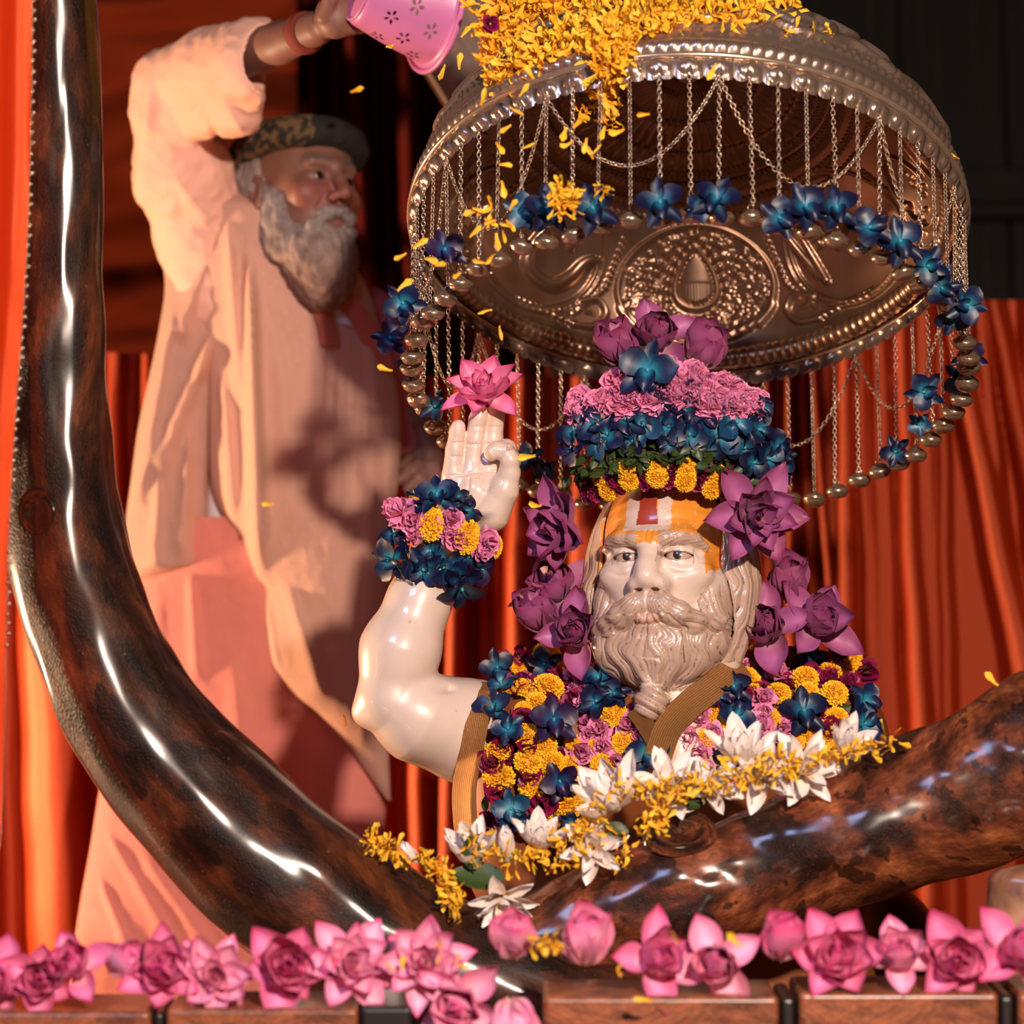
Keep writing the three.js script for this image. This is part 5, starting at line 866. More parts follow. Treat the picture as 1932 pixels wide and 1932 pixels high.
// ------------------------------------------------------------------ the person pouring petals; modelled in photo pixels at this distance
const PD = 4.75, PS = PD / F;
{
  const person = thing('person', 'bearded person in peach shirt, pink wrap and dark hat raising one arm', 'person', V3(V(500, 1500, PD).x, 1.05, V(500, 2300, PD).z));
  const skinMat = std({ color: 0xffffff, vertexColors: true, roughness: 0.55 }), hairMat = std({ color: 0xffffff, vertexColors: true, roughness: 0.8 });
  const skinC = [0.2, 0.085, 0.06], pf = (g) => fromPx(g, 500, 700, PD), pp = (px, py, z, r) => [px - 500, 700 - py, z, r];
  // head in its own frame
  const R = new THREE.Matrix4().makeRotationZ(-0.16).multiply(new THREE.Matrix4().makeRotationY(0.72)).multiply(new THREE.Matrix4().makeRotationX(-0.30));
  const Ri = R.clone().invert(), hx = 572 - 500, hy = 700 - 368, hz = 30, tmp = V3();
  const toHead = (f) => (x, y, z) => { tmp.set(x - hx, y - hy, z - hz).applyMatrix4(Ri); return f(tmp.x, tmp.y, tmp.z); };
  const face0 = (x, y, z) => {
    const a = Math.abs(x);
    let d = ell(x, y, z, 0, 42, -14, 98, 112, 116); d = smin(d, ell(x, y, z, 0, -52, 14, 76, 100, 90), 34);
    d = smin(d, ell(a, y, z, 46, -28, 70, 32, 26, 26), 22); d = smin(d, cap(a, y, z, [0, 28, 100, 12], [46, 30, 88, 11]), 16);
    d = smax(d, -ell(a, y, z, 36, 4, 106, 24, 13, 20), 12); d = smin(d, ell(a, y, z, 35, 3, 80, 21, 15, 18), 6); d = smax(d, -cap(a, y, z, [24, 1, 101, 2], [46, 0, 96, 2]), 3);
    let n = chain(x, y, z, [[0, 20, 102, 9], [0, -8, 114, 11], [0, -34, 126, 15.5]], 8); n = smin(n, ell(a, y, z, 16, -40, 112, 11, 10.5, 14), 7); n = smax(n, -ell(a, y, z, 8, -49, 119, 5, 5, 8), 2); d = smin(d, n, 10);
    d = smax(d, -cap(a, y, z, [26, -34, 106, 1.5], [40, -62, 92, 2]), 6);
    // ears
    let e = ell(a, y, z, 99, -12, -14, 9, 33, 21); e = smax(e, -ell(a, y, z, 110, -10, -10, 9, 22, 12), 4); e = smin(e, ell(a, y, z, 96, -38, -4, 8, 10, 9), 6); d = smin(d, e, 6);
    d = smin(d, cap(x, y, z, [0, -70, -40, 56], [0, -170, -120, 56]), 20);
    d = smax(d, -cap(x, y, z, [-22, -79, 106, 3.5], [22, -79, 106, 3.5]), 4);
    return d;
  };
  const PM = [[4, -66, 112, 11], [26, -72, 104, 13], [44, -92, 86, 11], [52, -112, 74, 7]];
  const beard0 = (x, y, z) => {
    const a = Math.abs(x); let d = ell(x, y, z, 0, -132, 40, 80, 74, 70); d = smin(d, ell(x, y, z, 0, -180, 58, 56, 66, 54), 30); d = smin(d, ell(a, y, z, 76, -70, 6, 22, 74, 40), 22);
    d = smax(d, -ell(x, y, z, 0, -82, 112, 26, 9, 26), 6);
    d = smin(d, chain(a, y, z, PM, 8), 6); d = smin(d, ell(a, y, z, 88, 26, -40, 22, 66, 46), 16); d = smin(d, ell(x, y, z, 0, 0, -70, 92, 90, 70), 16);
    return smax(d, y - 86, 6);
  };
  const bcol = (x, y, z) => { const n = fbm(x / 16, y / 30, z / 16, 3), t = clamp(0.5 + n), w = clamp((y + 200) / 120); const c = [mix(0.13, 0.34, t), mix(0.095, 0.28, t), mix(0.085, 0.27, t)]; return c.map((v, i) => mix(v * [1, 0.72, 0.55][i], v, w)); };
  const bdisp = (x, y, z) => { const s = Math.sin(x / 4.2 + 4 * noise(y / 26, z / 26, x / 26)) * Math.sin(z / 5 + 3 * noise(x / 22, y / 30, 2)); return 1.6 * s + 4 * noise(x / 14, y / 20, z / 14); };
  const Lloc = (f) => (x, y, z, nx, ny, nz) => { tmp.set(x - hx, y - hy, z - hz).applyMatrix4(Ri); return f(tmp.x, tmp.y, tmp.z, nx, ny, nz); };
  const faceCol = (x, y, z) => { const a = Math.abs(x), b = fbm(x / 24, y / 24, z / 24, 3); let c = skinC.map((v) => v * (1 + 0.25 * b)); if (z > 60 && y < -10 && y > -60) c = c.map((v, i) => v * [1.1, 0.82, 0.82][i]); if (z > 60 && Math.abs(y - 36 + (a - 34) * (a - 34) * 0.006) < 6 && a > 12 && a < 64) c = [0.13, 0.08, 0.065]; if (z > 88 && Math.abs(y - 1) < 3.4 && a > 22 && a < 49) c = [0.03, 0.02, 0.018]; if (Math.abs(y + 80) < 5 && a < 22 && z > 80) c = [0.25, 0.09, 0.08]; return c; };
  const headG = pf(meshSDF(toHead(face0), [-130, 60, -170], [240, 520, 200], 4.4, { colour: Lloc(faceCol) }));
  // raised forearm, hand on the basket
  const ARMR = [pp(330, 150, 130, 46), pp(430, 112, 280, 46), pp(530, 80, 440, 40), pp(600, 52, 560, 33)];
  const HANDR = (x, y, z) => {
    let d = chain(x, y, z, ARMR, 10); d = smin(d, ell(x, y, z, 632 - 500, 700 - 30, 600, 38, 44, 34), 16);
    for (const f of [[pp(640, 20, 604, 17), pp(668, -12, 592, 14), pp(676, -40, 570, 12)], [pp(626, 6, 606, 16), pp(646, -30, 598, 14), pp(652, -60, 576, 12)], [pp(650, 36, 604, 16), pp(684, 16, 588, 13.5), pp(700, -8, 564, 12)], [pp(650, 54, 604, 15), pp(682, 50, 586, 12.5), pp(702, 36, 566, 11)], [pp(612, 30, 620, 17), pp(624, -4, 636, 14), pp(640, -30, 638, 12)]]) d = smin(d, chain(x, y, z, f, 5), 5);
    return d;
  };
  const armCol = (x, y, z) => { const b = fbm(x / 24, y / 24, z / 24, 3); return skinC.map((v) => v * (1.1 + 0.25 * b)); };
  const pfz = (g) => { const p = g.attributes.position; for (let i = 0; i < p.count; i++) { const v = V(500 + p.getX(i), 700 - p.getY(i), PD - p.getZ(i) * PS); p.setXYZ(i, v.x, v.y, v.z); } g.computeVertexNormals(); return g; };
  const armG = pfz(meshSDF(HANDR, [-190, 520, 40], [230, 780, 720], 4.4, { colour: armCol }));
  // hanging left hand
  const HANDL = (x, y, z) => {
    let d = chain(x, y, z, [pp(775, 780, -70, 30), pp(800, 830, -70, 26), pp(806, 860, -68, 30)], 8);
    for (const f of [[pp(795, 870, -60, 15), pp(775, 888, -48, 13), pp(752, 905, -44, 11)], [pp(800, 880, -56, 15), pp(788, 902, -40, 13), pp(768, 922, -36, 11)], [pp(808, 885, -54, 15), pp(804, 912, -40, 13), pp(788, 934, -36, 11)], [pp(818, 880, -56, 14), pp(822, 905, -44, 12), pp(812, 925, -40, 10)], [pp(790, 850, -60, 15), pp(770, 862, -48, 13), pp(757, 878, -42, 11)]]) d = smin(d, chain(x, y, z, f, 5), 5);
    return d;
  };
  const handG = pf(meshSDF(HANDL, [200, -270, -140], [380, 0, 20], 4, { colour: armCol }));
  // legs and trunk under the clothes, so that the body is whole
  const BODY = (x, y, z) => { let d = chain(x, y, z, [pp(560, 560, -60, 66), pp(560, 800, -50, 84), pp(540, 1000, -50, 90)], 60); d = smin(d, cap(x, y, z, pp(430, 500, -70, 36), pp(640, 590, -80, 40)), 40); for (const s of [-1, 1]) d = smin(d, chain(x, y, z, [pp(520 + s * 70, 1050, -50, 76), pp(500 + s * 80, 1700, -40, 60), pp(495 + s * 90, 2380, -50, 44), pp(495 + s * 95, 2440, -40, 40), pp(490 + s * 105, 2460, 60, 30)], 20), 30); d = smin(d, chain(x, y, z, [pp(430, 470, -60, 36), pp(350, 300, 40, 46), pp(322, 160, 125, 44)], 20), 20); d = smin(d, chain(x, y, z, [pp(650, 570, -60, 52), pp(720, 700, -80, 44), pp(775, 790, -70, 34)], 20), 20); return d; };
  const bodyG = pf(meshSDF(BODY, [-230, -1810, -190], [330, 610, 190], 13, { colour: armCol }));
  wpart('body', mergeGeometries([headG, armG, handG, bodyG]), skinMat, person);
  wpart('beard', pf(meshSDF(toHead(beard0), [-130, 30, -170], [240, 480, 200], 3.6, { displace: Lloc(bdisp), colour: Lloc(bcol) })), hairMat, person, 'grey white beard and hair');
  for (const s of [-1, 1]) { const g = new THREE.SphereGeometry(15, 20, 14); g.translate(s * 35, 2, 84.5); g.applyMatrix4(R); g.translate(hx, hy, hz); const m = wpart('eye', pf(g), std({ map: tex(128, 64, (u, v) => { const x = (u - 0.25) * 6.28, y = (v - 0.5) * 3.14, r = Math.hypot(x, y); return r < 0.55 ? [0.08, 0.05, 0.04] : [0.4, 0.33, 0.3]; }), roughness: 0.2 }), person); }
  // hat: rolled brim and crown, dark, patterned at the back left
  const hatM = std({ color: 0xffffff, vertexColors: true, roughness: 0.85 });
  const hat = (x, y, z) => { const q = Math.hypot(x * 1.02, z + 8) - 108, w = y - 78 - 0.10 * (z + 8) ; let d = Math.hypot(q, w * 0.95) - 27; d = smin(d, ell(x, y, z, 0, 92, -10, 118, 52, 122), 18); return d; };
  const hcol = (x, y, z) => { const p = noise(x / 13, y / 13, z / 13), dark = [0.012, 0.009, 0.008]; if (x < -56 && y < 118) { return p > 0.05 ? [0.13, 0.075, 0.028] : p > -0.12 ? [0.05, 0.028, 0.014] : dark; } return dark; };
  wpart('hat', pf(meshSDF(toHead(hat), [-180, 200, -220], [280, 620, 240], 5, { displace: (x, y, z) => 3 * noise(x / 22, y / 22, z / 22), colour: Lloc(hcol) })), hatM, person);
  // clothes: linen with folds
  const linen = tex(256, 256, (u, v) => gray(0.5 + tn(u, v, 110, 110, 3) * 0.9 + tn(u, v, 14, 14, 5) * 0.5), false, [10, 10]);
  const shirtMat = std({ color: 0xeab29c, roughness: 0.85, sheen: 0.2, sheenColor: new THREE.Color(0xffd8c8), bumpMap: linen, bumpScale: 0.0009 }), wrapMat = std({ color: 0xe88a7c, roughness: 0.85, bumpMap: linen, bumpScale: 0.0008 }), liningMat = std({ color: 0xd2705a, roughness: 0.85, bumpMap: linen, bumpScale: 0.0008 });
  // fold ridges: [x0, y0, x1, y1, width, height] in pixels
  const foldAt = (list, px, py) => { let e = 0; for (const [x0, y0, x1, y1, w, h] of list) { const dx = x1 - x0, dy = y1 - y0, t = clamp(((px - x0) * dx + (py - y0) * dy) / (dx * dx + dy * dy), -0.05, 1.05), q = Math.hypot(px - x0 - dx * t, py - y0 - dy * t) / (w * (0.6 + 0.8 * t)); if (q < 3) e += h * Math.exp(-q * q) * sstep(-0.05, 0.2, t) * sstep(1.05, 0.85, t); } return e; };
  const loft = (rows, folds, wr, { nu = 150, nv = 170, zc = 0, rz = 80, seed: sd = 1, hem = 0 } = {}) => { const f = curveRows(rows), y0 = rows[0][0], y1 = rows[rows.length - 1][0];
    return grid(nu, nv, (u, v) => { const py = mix(y0, y1, v), [xl, xr] = f(py), a = u * 2 * Math.PI, c = -Math.cos(a), s = Math.sin(a), hw = (xr - xl) / 2, px = (xl + xr) / 2 + hw * c; const crump = wr * (6 * fbm(px / 70, py / 110, sd, 3) + 3 * (0.5 - Math.abs(noise(px / 30, py / 60, sd + 4))) ); const z = zc + Math.sign(s) * rz * Math.pow(Math.abs(s), 0.8) * Math.min(1, hw / 60) + (s > 0 ? Math.min(1, s * 2) * (foldAt(folds, px, py) + crump) : 0); return V(px + (hem ? hem * noise(py / 40, sd) : 0), py, PD - z * PS); }, { closedU: true, su: 3, sv: 4 }); };
  wpart('shirt_side', loft([[300, 350, 370], [340, 310, 410], [450, 302, 450], [540, 311, 455], [620, 300, 425], [700, 284, 407], [800, 262, 398], [900, 248, 394], [1000, 236, 391], [1040, 240, 389], [1064, 250, 386], [1078, 257, 340], [1091, 262, 285]],
    [[420, 430, 330, 640, 16, 26], [330, 560, 255, 960, 16, 24], [445, 520, 372, 720, 14, 22], [400, 640, 290, 900, 16, 22], [360, 800, 340, 1060, 12, 14], [300, 900, 290, 1080, 12, 14], [390, 700, 384, 1000, 8, 12]], 1.5, { zc: -8, rz: 62, seed: 2 }), shirtMat, person);
  wpart('shirt_front', loft([[350, 425, 440], [380, 392, 500], [410, 365, 560], [440, 350, 606], [500, 346, 668], [560, 362, 700], [620, 378, 718], [700, 390, 744], [800, 393, 757], [900, 396, 752], [960, 410, 745], [1020, 448, 740], [1060, 468, 737], [1090, 478, 735], [1110, 492, 734], [1200, 497, 731], [1260, 512, 730], [1310, 545, 730], [1345, 592, 731], [1400, 645, 733], [1460, 692, 735], [1510, 730, 738]],
    [[470, 470, 488, 1080, 14, 58], [430, 420, 455, 760, 12, 24], [520, 640, 560, 1000, 22, 8], [610, 700, 640, 1050, 20, 8], [690, 760, 700, 1200, 14, 10], [540, 1100, 610, 1320, 18, 12], [420, 700, 440, 1000, 14, 16], [690, 600, 720, 800, 14, 10], [500, 1120, 520, 1280, 10, 10]], 0.85, { zc: 18, rz: 84, seed: 5, nu: 190 }), shirtMat, person);
  wpart('wrap', loft([[975, 275, 740], [1080, 262, 742], [1200, 240, 745], [1300, 222, 740], [1400, 205, 735], [1500, 186, 730], [1600, 170, 724], [1700, 152, 722], [1800, 138, 725], [2000, 122, 730], [2300, 110, 730], [2440, 110, 730]],
    [[360, 1080, 372, 1280, 9, 16], [300, 1100, 280, 1500, 20, 8], [440, 1250, 470, 1600, 26, 10], [195, 1560, 330, 1790, 9, 9], [185, 1650, 240, 1790, 8, 10], [260, 1600, 400, 1800, 12, 8], [350, 1620, 450, 1800, 10, 9], [600, 1400, 590, 1600, 26, 8]], 0.8, { zc: -40, rz: 96, seed: 9, nu: 170 }), wrapMat, person);
  wpart('undershirt', loft([[900, 392, 520], [1003, 388, 520]], [], 0.2, { zc: -14, rz: 52, nu: 40, nv: 20 }), std({ color: 0xe9e2e6, roughness: 0.8 }), person, 'white undershirt hem in the side slit');
  // sleeves
  const sleeveR = (x, y, z) => { let d = chain(x, y, z, [pp(405, 560, 0, 76), pp(385, 440, -4, 88), pp(345, 320, 50, 86), pp(318, 200, 110, 68), pp(308, 152, 130, 52)], 30); d = smin(d, chain(x, y, z, [pp(308, 150, 130, 52), pp(400, 125, 230, 70), pp(482, 118, 350, 86)], 20), 20); d = smin(d, cap(x, y, z, pp(380, 200, 150, 64), pp(452, 190, 280, 66)), 30); d = smax(d, (x - (512 - 500)) * 0.94 + (y - (700 - 20)) * -0.10 + 4 * noise(y / 30, z / 30) , 3); d = smax(d, -cap(x, y, z, pp(470, 116, 340, 60), pp(700, 106, 620, 90)), 6); return d; };
  const crumple = (x, y, z) => { const px = x + 500, py = 700 - y; return 4 * fbm(x / 40, y / 40, z / 40, 3) + 7 * (0.4 - Math.abs(noise(x / 50 + y / 90, y / 44 - x / 120, z / 60))) + foldAt([[290, 120, 262, 420, 14, 8], [420, 270, 360, 200, 10, -10], [460, 250, 400, 150, 10, 8], [330, 330, 400, 420, 14, 9]], px, py); };
  wpart('sleeve', pfz(meshSDF(sleeveR, [-270, 40, -120], [60, 700, 520], 4.6, { displace: crumple })), shirtMat, person);
  const cuff = (x, y, z) => Math.max(Math.abs(sleeveR(x, y, z)) - 3.2, -(x - (455 - 500 + (700 - y - 100) * 0.22)), (700 - y) - 185);
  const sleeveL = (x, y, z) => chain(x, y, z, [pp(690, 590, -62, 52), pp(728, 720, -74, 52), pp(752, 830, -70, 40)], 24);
  wpart('sleeve', pf(meshSDF(sleeveL, [90, -210, -160], [310, 180, 10], 5, { displace: crumple })), std({ color: 0xc06a78, roughness: 0.85, bumpMap: linen, bumpScale: 0.0008 }), person, 'sleeve of the hanging arm with shade put into its pink colour');  // same shirt, its shadow put into a darker pink cloth colour
  // collar, placket and undershirt at the neck
  const strip = (pts, w, z, mat, name, label) => { const c = new THREE.CatmullRomCurve3(pts.map((a) => V3(a[0], a[1], a[2] ?? 0))); wpart(name, grid(8, 40, (u, v) => { const p = c.getPoint(v), t = c.getTangent(v), l = Math.hypot(t.x, t.y) || 1, e = (u - 0.5) * w(v); return V(p.x - t.y / l * e, p.y + t.x / l * e, PD - (z + p.z + 5 * Math.sin(u * Math.PI)) * PS); }, { su: 0.2, sv: 1 }), mat, person, label); };
  strip([[545, 505, 78], [585, 545, 100], [612, 600, 108], [622, 650, 112]], (v) => 38 - 6 * v, 2, liningMat, 'placket', 'salmon shirt placket');
  strip([[605, 520, 90], [655, 570, 98], [692, 620, 86], [725, 700, 70]], (v) => 34 + 8 * v, 0, liningMat, 'collar', 'salmon collar edge');
  wpart('undershirt', grid(12, 12, (u, v) => V(608 + u * 52 + v * 12, 545 + v * 60 + u * 12, PD - (84 + 10 * Math.sin(u * 3.1)) * PS)), std({ color: 0xc9cbdc, roughness: 0.8 }), person, 'pale undershirt at the neck');
  // thread bracelets on the raised wrist
  const tor = new THREE.TorusGeometry(36, 6, 10, 30); tor.scale(1, 1, 2.5); tor.rotateY(0.6); tor.rotateZ(0.35); tor.translate(575 - 500, 700 - 62, 520); wpart('wrist_band', pfz(tor), std({ color: 0x7a2a18, roughness: 0.8 }), person, 'dark red wrist thread');
  numberParts(person);
}
// pink perforated basket in the raised hand
{
  const bd = 4.24, c = V(640, 20, bd), b = thing('basket', 'pink plastic basket with flower shaped holes tipped over above the canopy', 'basket', c), s = bd / F;
  const P = curveRows([[0, 0.001, 0], [0.16, 0.042, 0.0], [0.22, 0.05, 0.004], [0.3, 0.056, 0.02], [0.6, 0.072, 0.07], [0.9, 0.084, 0.118], [0.95, 0.088, 0.124], [1, 0.098, 0.126]]);
  const hole = (u, v) => { if (v < 0.33 || v > 0.86) return false; const row = v < 0.5 ? 0 : v < 0.68 ? 1 : 2, vc = [0.415, 0.59, 0.77][row], n = 8; const k = u * n + row * 0.5, du = (k - Math.floor(k) - 0.5) / n * 0.42, dv = (v - vc) * 0.135 / 0.65, r = Math.hypot(du, dv), a = Math.atan2(dv, du), m = Math.abs(((a / (2 * Math.PI) * 5 + 10.25) % 1) - 0.5) * 2; return r > 0.0032 && r < 0.0125 && m < 0.52 * Math.sin(Math.PI * clamp((r - 0.002) / 0.0112)) + 0.02; };
  const nu = 420, nv = 130, g0 = grid(nu, nv, (u, v) => { const [r, h] = P(v), a = u * 2 * Math.PI; return V3(Math.cos(a) * r, h, Math.sin(a) * r); });
  const I = []; for (let j = 0; j < nv; j++) for (let i = 0; i < nu; i++) { if (hole((i + 0.5) / nu, (j + 0.5) / nv)) continue; const a = j * (nu + 1) + i, d = a + nu + 1; I.push(a, a + 1, d + 1, a, d + 1, d); } g0.setIndex(I);
  const g1 = g0.clone(), p1 = g1.attributes.position, n1 = g1.attributes.normal; for (let i = 0; i < p1.count; i++) p1.setXYZ(i, p1.getX(i) - n1.getX(i) * -0.0018, p1.getY(i) - n1.getY(i) * -0.0018, p1.getZ(i) - n1.getZ(i) * -0.0018);
  const pm = std({ color: 0xcc78ae, roughness: 0.35 });
  part('bowl', mergeGeometries([g0, g1]), pm, b); part('rim', new THREE.TorusGeometry(0.097, 0.004, 10, 90).rotateX(Math.PI / 2).translate(0, 0.126, 0), pm, b); part('base_ring', new THREE.TorusGeometry(0.045, 0.0025, 8, 60).rotateX(Math.PI / 2).translate(0, -0.001, 0), pm, b);
  const q = new THREE.Quaternion().setFromUnitVectors(V3(0, 1, 0), V3(0.84, -0.12, -0.42).normalize()); b.quaternion.copy(camQ).multiply(q); b.position.copy(V(672, -22, bd)); b.scale.setScalar(0.93); numberParts(b);
}

// ------------------------------------------------------------------ orchids tied to the bell fringe
reseed(400);
{
  const front = [[838, 474, 46, 1, 0.3], [985, 398, 40, 3, 1.2], [1030, 396, 54, 0, 0.1], [1120, 396, 56, 0, 0.4], [1246, 385, 54, 0, 0.2], [1352, 378, 52, 0, 5.9], [1318, 392, 34, 2, 2.2], [1470, 412, 46, 0, 1.0], [1518, 392, 52, 0, 0.5], [1578, 396, 52, 0, 0.2], [1640, 432, 48, 0, 1.6], [1697, 458, 54, 0, 0.3], [1752, 500, 42, 2, 2.0]];
  const words = ['at the far left of the front bell fringe', 'pale teal, half covered by yellow shreds on the front bell fringe', 'left of the yellow tuft on the front bell fringe', 'right of the yellow tuft on the front bell fringe', 'above the top left of the oval medallion', 'above the middle of the oval medallion', 'small and pale, tucked beside the one above the medallion', 'first of the dense cluster right of the medallion', 'with raised petals in the cluster right of the medallion', 'with purple upper petal in the cluster right of the medallion', 'nearly black, before the bent bar emblem', 'large, below the right end of the front fringe', 'narrow, where the front fringe turns back at the right'];
  const nearest = (px, py, isFront) => { let b = null, e = 1e9; for (const q of bells) { if (isFront !== (Math.cos(q.th) > -0.15)) continue; const c = q.p.clone().sub(CAM), d = c.y * SP - c.z * CP, x = 966 + c.x / d * F, y = 966 - (c.y * CP + c.z * SP) / d * F, k = Math.hypot(x - px, y - py); if (k < e) { e = k; b = d; } } return b; };
  const put = (label, [px, py, r, k, a], isFront, group) => { const d = nearest(px, py, isFront) - 0.022, o = orchidProto[k].clone(); o.name = numbered('orchid'); tag(o, label, 'orchid', group); o.scale.setScalar(r * d / F / 0.0275); o.position.copy(V(px, py, d)); face(o, rr(-0.3, 0.3), rr(-0.2, 0.35), 1, a); scene.add(o); };
  front.forEach((f, i) => put('blue orchid ' + words[i], f, true, 'orchids on the front bell fringe'));
  const side = [[762, 572, 46, 2, 0.8, 'upper of the two beside the left bell string'], [738, 640, 42, 1, 1.4, 'purple and teal, lower of the two beside the left bell string'], [772, 688, 26, 0, 2.6, 'dark, behind the bells of the left string'], [822, 768, 36, 0, 2.2, 'dark, under the left bell string near the raised hand'], [998, 862, 32, 0, 1.4, 'between the raised thumb and the flower crown'], [1030, 890, 28, 0, 2.9, 'hanging under the bells left of the flower crown'], [1778, 545, 40, 0, 1.1, 'dark, hanging at the right turn of the bell string'], [1765, 520, 38, 3, 5.2, 'bright teal, at the right turn of the bell string'], [1822, 575, 44, 2, 4.6, 'with petals pointing right outside the bell string'], [1795, 600, 36, 0, 2.9, 'round dark, below the right turn of the bell string'], [1830, 672, 38, 1, 4.3, 'purple, beside the right bell string'], [1812, 715, 38, 0, 3.3, 'dark, lowest beside the upright right bell string'], [1746, 738, 42, 2, 1.8, 'teal with a green throat on the lower right bell string'], [1735, 800, 26, 3, 3.2, 'small pale, hanging under the lower right bell string'], [1690, 852, 34, 0, 2.9, 'dark drooping, near the right end of the back bell string'], [1480, 862, 26, 0, 1.2, 'dark, behind the right end of the flower crown']];
  for (const [px, py, r, k, a, w] of side) put('blue orchid ' + w, [px, py, r, k, a], Math.abs(px - 1297) > 470 && py < 620, 'orchids on the side and back bell strings');
}
// ------------------------------------------------------------------ marigold shreds
const shred = [0, 1, 2, 3].map((k) => petal(0.0165, 0.0062, { cup: [0.8, -0.6, 1.2, 0.3][k], bend: [0.8, -0.9, 1.6, 0.3][k], tip: 0.55, belly: 0.78, ruf: 0.12, nu: 3, nv: 5, seed: k + 2, twist: [0.5, -0.6, 0.9, 0][k], claw: 0.35, col: (v) => [0.98, mix(0.42, 0.6, v), mix(0.008, 0.04, v)] }));
function shreds(name, label, spots, group) {      // spots: world matrices
  const t = thing(name, label, 'petals', spots[0][0].clone(), group, 'stuff');
  for (let k = 0; k < 4; k++) {
    const L = spots.filter((_, i) => i % 4 === k), m = new THREE.InstancedMesh(shred[k], mariMat, L.length), M4 = new THREE.Matrix4(), q = new THREE.Quaternion(), c = new THREE.Color(); m.name = 'shred'; m.castShadow = m.receiveShadow = true;
    L.forEach(([p, s], i) => { q.setFromEuler(new THREE.Euler(rr(0, 6.28), rr(0, 6.28), rr(0, 6.28))); M4.compose(p.clone().sub(t.position), q, V3(s, s, s)); m.setMatrixAt(i, M4); m.setColorAt(i, c.setRGB(rr(0.9, 1), rr(0.86, 1.06), rr(0.6, 1.2))); }); t.add(m);
  }
  numberParts(t); return t;
}
reseed(420);
{
  const lower = curveRows([[905, 60], [918, 135], [935, 152], [970, 142], [1020, 126], [1080, 104], [1110, 112], [1130, 200], [1150, 205], [1180, 160], [1200, 84], [1280, 52], [1350, 46], [1420, 44], [1470, 40], [1497, 20]]);
  const S = []; let guard = 0;
  while (S.length < 5200 && guard++ < 30000) {
    const px = rr(905, 1497), py = rr(-150, 210); if (py > lower(px)[0] + rr(-14, 6)) continue; if (px < 935 && py < 60 + rr(-40, 20) - (px - 905) * 2) continue;
    const tongue = px > 1100 && px < 1205 && py > 60; if (py > 110 && tongue && rnd() < 0.35) continue;
    let d = hitDome(px, py); const mound = clamp((lower(px)[0] - py) / 90);
    if (d === null) { d = 3.98 + 0.0006 * Math.abs(px - 1200); if (py > 30 && px > 1000) continue; }
    S.push([V(px, py, d - rr(-0.004, 0.012) - 0.045 * mound * Math.sqrt(rnd())), rr(0.95, 1.6)]);
  }
  shreds('petal_heap', 'heap of yellow marigold shreds piled on top of the silver canopy', S);
  const T = []; for (const [px, py, n, sp] of [[1540, 66, 12, 14], [1562, 72, 6, 12], [1490, 58, 10, 10], [1105, 215, 10, 20], [1145, 235, 10, 16], [1000, 150, 8, 22], [955, 165, 6, 16]]) for (let i = 0; i < n; i++) { const x = px + rr(-sp, sp), y = py + rr(-sp, sp) * 0.7, d = hitDome(x, y) ?? hitDome(x, y + 20) ?? 3.72; T.push([V(x, y, d - 0.006), rr(0.8, 1.15)]); }
  shreds('petal_scatter', 'few yellow shreds scattered on the silver rim and dome beside the heap', T);
  // rows on the trunk among the lilies
  const row = (label, pts, n, w, dd = 0) => { const c = new THREE.CatmullRomCurve3(pts.map((p) => V3(p[0], p[1], 0))), R = []; for (let i = 0; i < n; i++) { const p = c.getPoint(rnd()), g = (rnd() + rnd() - 1) * w; R.push([V(p.x + rr(-8, 8), p.y + g, TD - 0.035 - dd - rr(-0.02, 0.025)), rr(0.8, 1.15)]); } shreds('petal_row', label, R, 'yellow shreds strewn on the trunk'); };
  row('yellow shreds in a clump at the left end of the row on the trunk', [[690, 1582], [730, 1596], [768, 1616]], 90, 22);
  row('yellow shreds spilling down the front of the trunk fork', [[800, 1622], [830, 1650], [850, 1690], [862, 1712]], 130, 30, 0.03);
  row('yellow shreds between the lilies in the trunk fork', [[870, 1600], [950, 1612], [1040, 1618], [1090, 1580], [1120, 1545]], 150, 40, 0.02);
  row('yellow shreds on the big pale lily and below the pink flowers', [[1120, 1560], [1165, 1490], [1230, 1500], [1250, 1540], [1200, 1565]], 110, 34, 0.04);
  row('yellow shreds among the white lilies on the right branch', [[1250, 1490], [1330, 1478], [1420, 1452], [1500, 1446]], 150, 36, 0.045);
  row('yellow shreds in a thin tail at the right end of the lily row', [[1500, 1450], [1570, 1425], [1640, 1410], [1695, 1390]], 80, 18, 0.03);
  row('yellow shreds dangling over the branch left of the scar', [[1170, 1570], [1178, 1610], [1165, 1650]], 16, 10, 0.03);
  // tuft on an orchid
  const U = []; for (let i = 0; i < 70; i++) U.push([V(1066 + rr(-24, 24), 376 + rr(-26, 26), 3.66 - rr(0, 0.02)), rr(0.75, 1.05)]); for (let i = 0; i < 16; i++) U.push([V(1135 + rr(-14, 14), 356 + rr(-8, 8), 3.66), 0.8]);
  shreds('petal_tuft', 'yellow marigold tuft caught between two blue orchids on the fringe', U);
}
// string of silver beads hanging behind the right temple
{
  const t = thing('bead_string', 'short string of silver beads hanging below a bell at the right of the flower crown', 'beads', V(1466, 925, 4.12)), bg = new THREE.SphereGeometry(0.0048, 14, 10);
  for (let i = 0; i < 13; i++) { const m = part('bead', bg, bellMat, t); m.position.copy(V(1467 - i * 0.3 + Math.sin(i), 935 + i * 13.2, 4.12)).sub(t.position); m.scale.set(1, 0.8, 1); }
  numberParts(t);
}
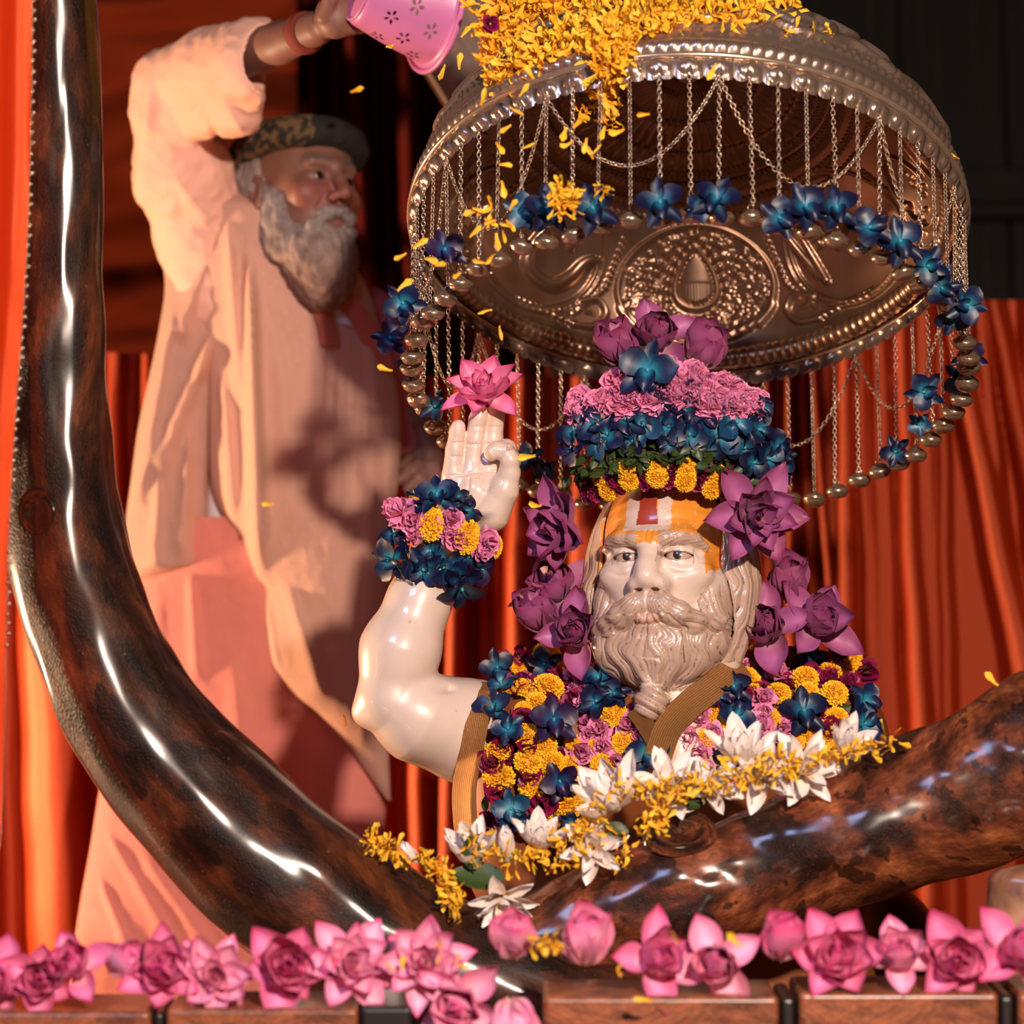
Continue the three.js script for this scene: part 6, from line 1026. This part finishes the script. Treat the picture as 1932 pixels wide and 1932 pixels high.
// petals caught in the air, each one a thing
reseed(440);
for (const [group, label, d, list] of [
  ['petals falling at the basket', 'single yellow petal in the air between the pink basket and the canopy', 4.0, [[729, 88], [840, 122], [866, 131], [892, 162], [883, 12], [905, 8], [900, 24], [868, 14], [870, 70]]],
  ['petals falling along the chain fringe', 'single yellow petal falling in front of the hanging chains', 3.66, [[1007, 149], [980, 182], [908, 199], [961, 202], [964, 236], [936, 268], [986, 280], [942, 310], [947, 341], [1225, 215], [1178, 245], [1116, 292], [1107, 261], [1082, 241], [1141, 239], [1094, 214], [1080, 268], [1120, 300], [1068, 240], [1150, 220]]],
  ['petals caught on the left bells', 'single yellow petal among the bells at the left of the canopy', 3.68, [[892, 393], [928, 391], [914, 413], [961, 397], [948, 435], [967, 428], [905, 395], [935, 415], [955, 415], [933, 478], [919, 497], [886, 447], [802, 487], [815, 502], [767, 478], [779, 468], [868, 515], [936, 440], [900, 405], [920, 430]]],
  ['petals near the raised hand', 'single yellow petal in the air left of and above the raised hand', 3.72, [[740, 700], [928, 584], [942, 615], [750, 548], [1010, 860], [1022, 955], [790, 940]]],
]) for (const [px, py] of list) {
  const m = mesh(numbered('falling_petal'), shred[Math.floor(rnd() * 4)], mariMat); tag(m, label, 'petal', group); m.position.copy(V(px, py, d)); m.quaternion.copy(camQ).multiply(new THREE.Quaternion().setFromEuler(new THREE.Euler(rr(-0.7, 0.7), rr(-0.7, 0.7), rr(0, 6.28)))); m.scale.setScalar(rr(1.0, 1.45)); scene.add(m);
}
for (const [px, py, d, label] of [[662, 174, 4.45, 'yellow petal falling alone before the dark red curtain above the hat'], [517, 952, 4.5, 'yellow petal falling alone in front of the peach shirt'], [1352, 120, 3.64, 'yellow petal lying on the ribbed band of the canopy'], [1788, 284, 3.9, 'yellow petal falling past the right side of the canopy'], [652, 1372, 4.2, 'thin yellow petal falling beside the elbow of the statue'], [1882, 1294, 3.62, 'small yellow petal on top of the branch at the right edge'], [925, 45, 3.75, 'dark red rose petal at the left edge of the yellow heap'], [808, 1738, 3.55, 'yellow petal hanging lowest below the trunk fork'], [1280, 1780, 3.28, 'yellow petal among the ledge lotus right of the two tall petals'], [1230, 1888, 3.27, 'yellow petal lying on the edge of the wide brick'], [1398, 1786, 3.28, 'yellow petal between the pale lotus and the egg shaped petal']]) {
  const rose = label.startsWith('dark red'), m = rose ? mesh(numbered('rose_petal'), roseGeo[0], petalMat) : mesh(numbered('falling_petal'), shred[Math.floor(rnd() * 4)], mariMat); tag(m, label, 'petal'); m.position.copy(V(px, py, d)); m.quaternion.copy(camQ).multiply(new THREE.Quaternion().setFromEuler(new THREE.Euler(rr(-0.6, 0.6), rr(-0.6, 0.6), rr(0, 6.28)))); m.scale.setScalar(rose ? 0.013 : 1.3); scene.add(m);
}
reseed(460);
{ const S = []; for (const [px, py, n] of [[745, 1830, 3], [830, 1795, 3], [1035, 1775, 10], [1045, 1785, 8], [1010, 1780, 6], [1160, 1840, 2], [860, 1822, 3]]) for (let i = 0; i < n; i++) S.push([V(px + rr(-14, 14), py + rr(-6, 6), LD + 0.0), rr(0.8, 1.1)]); shreds('petal_scatter', 'yellow shreds strewn between the lotus flowers on the ledge', S); }

renderer.render(scene, camera);
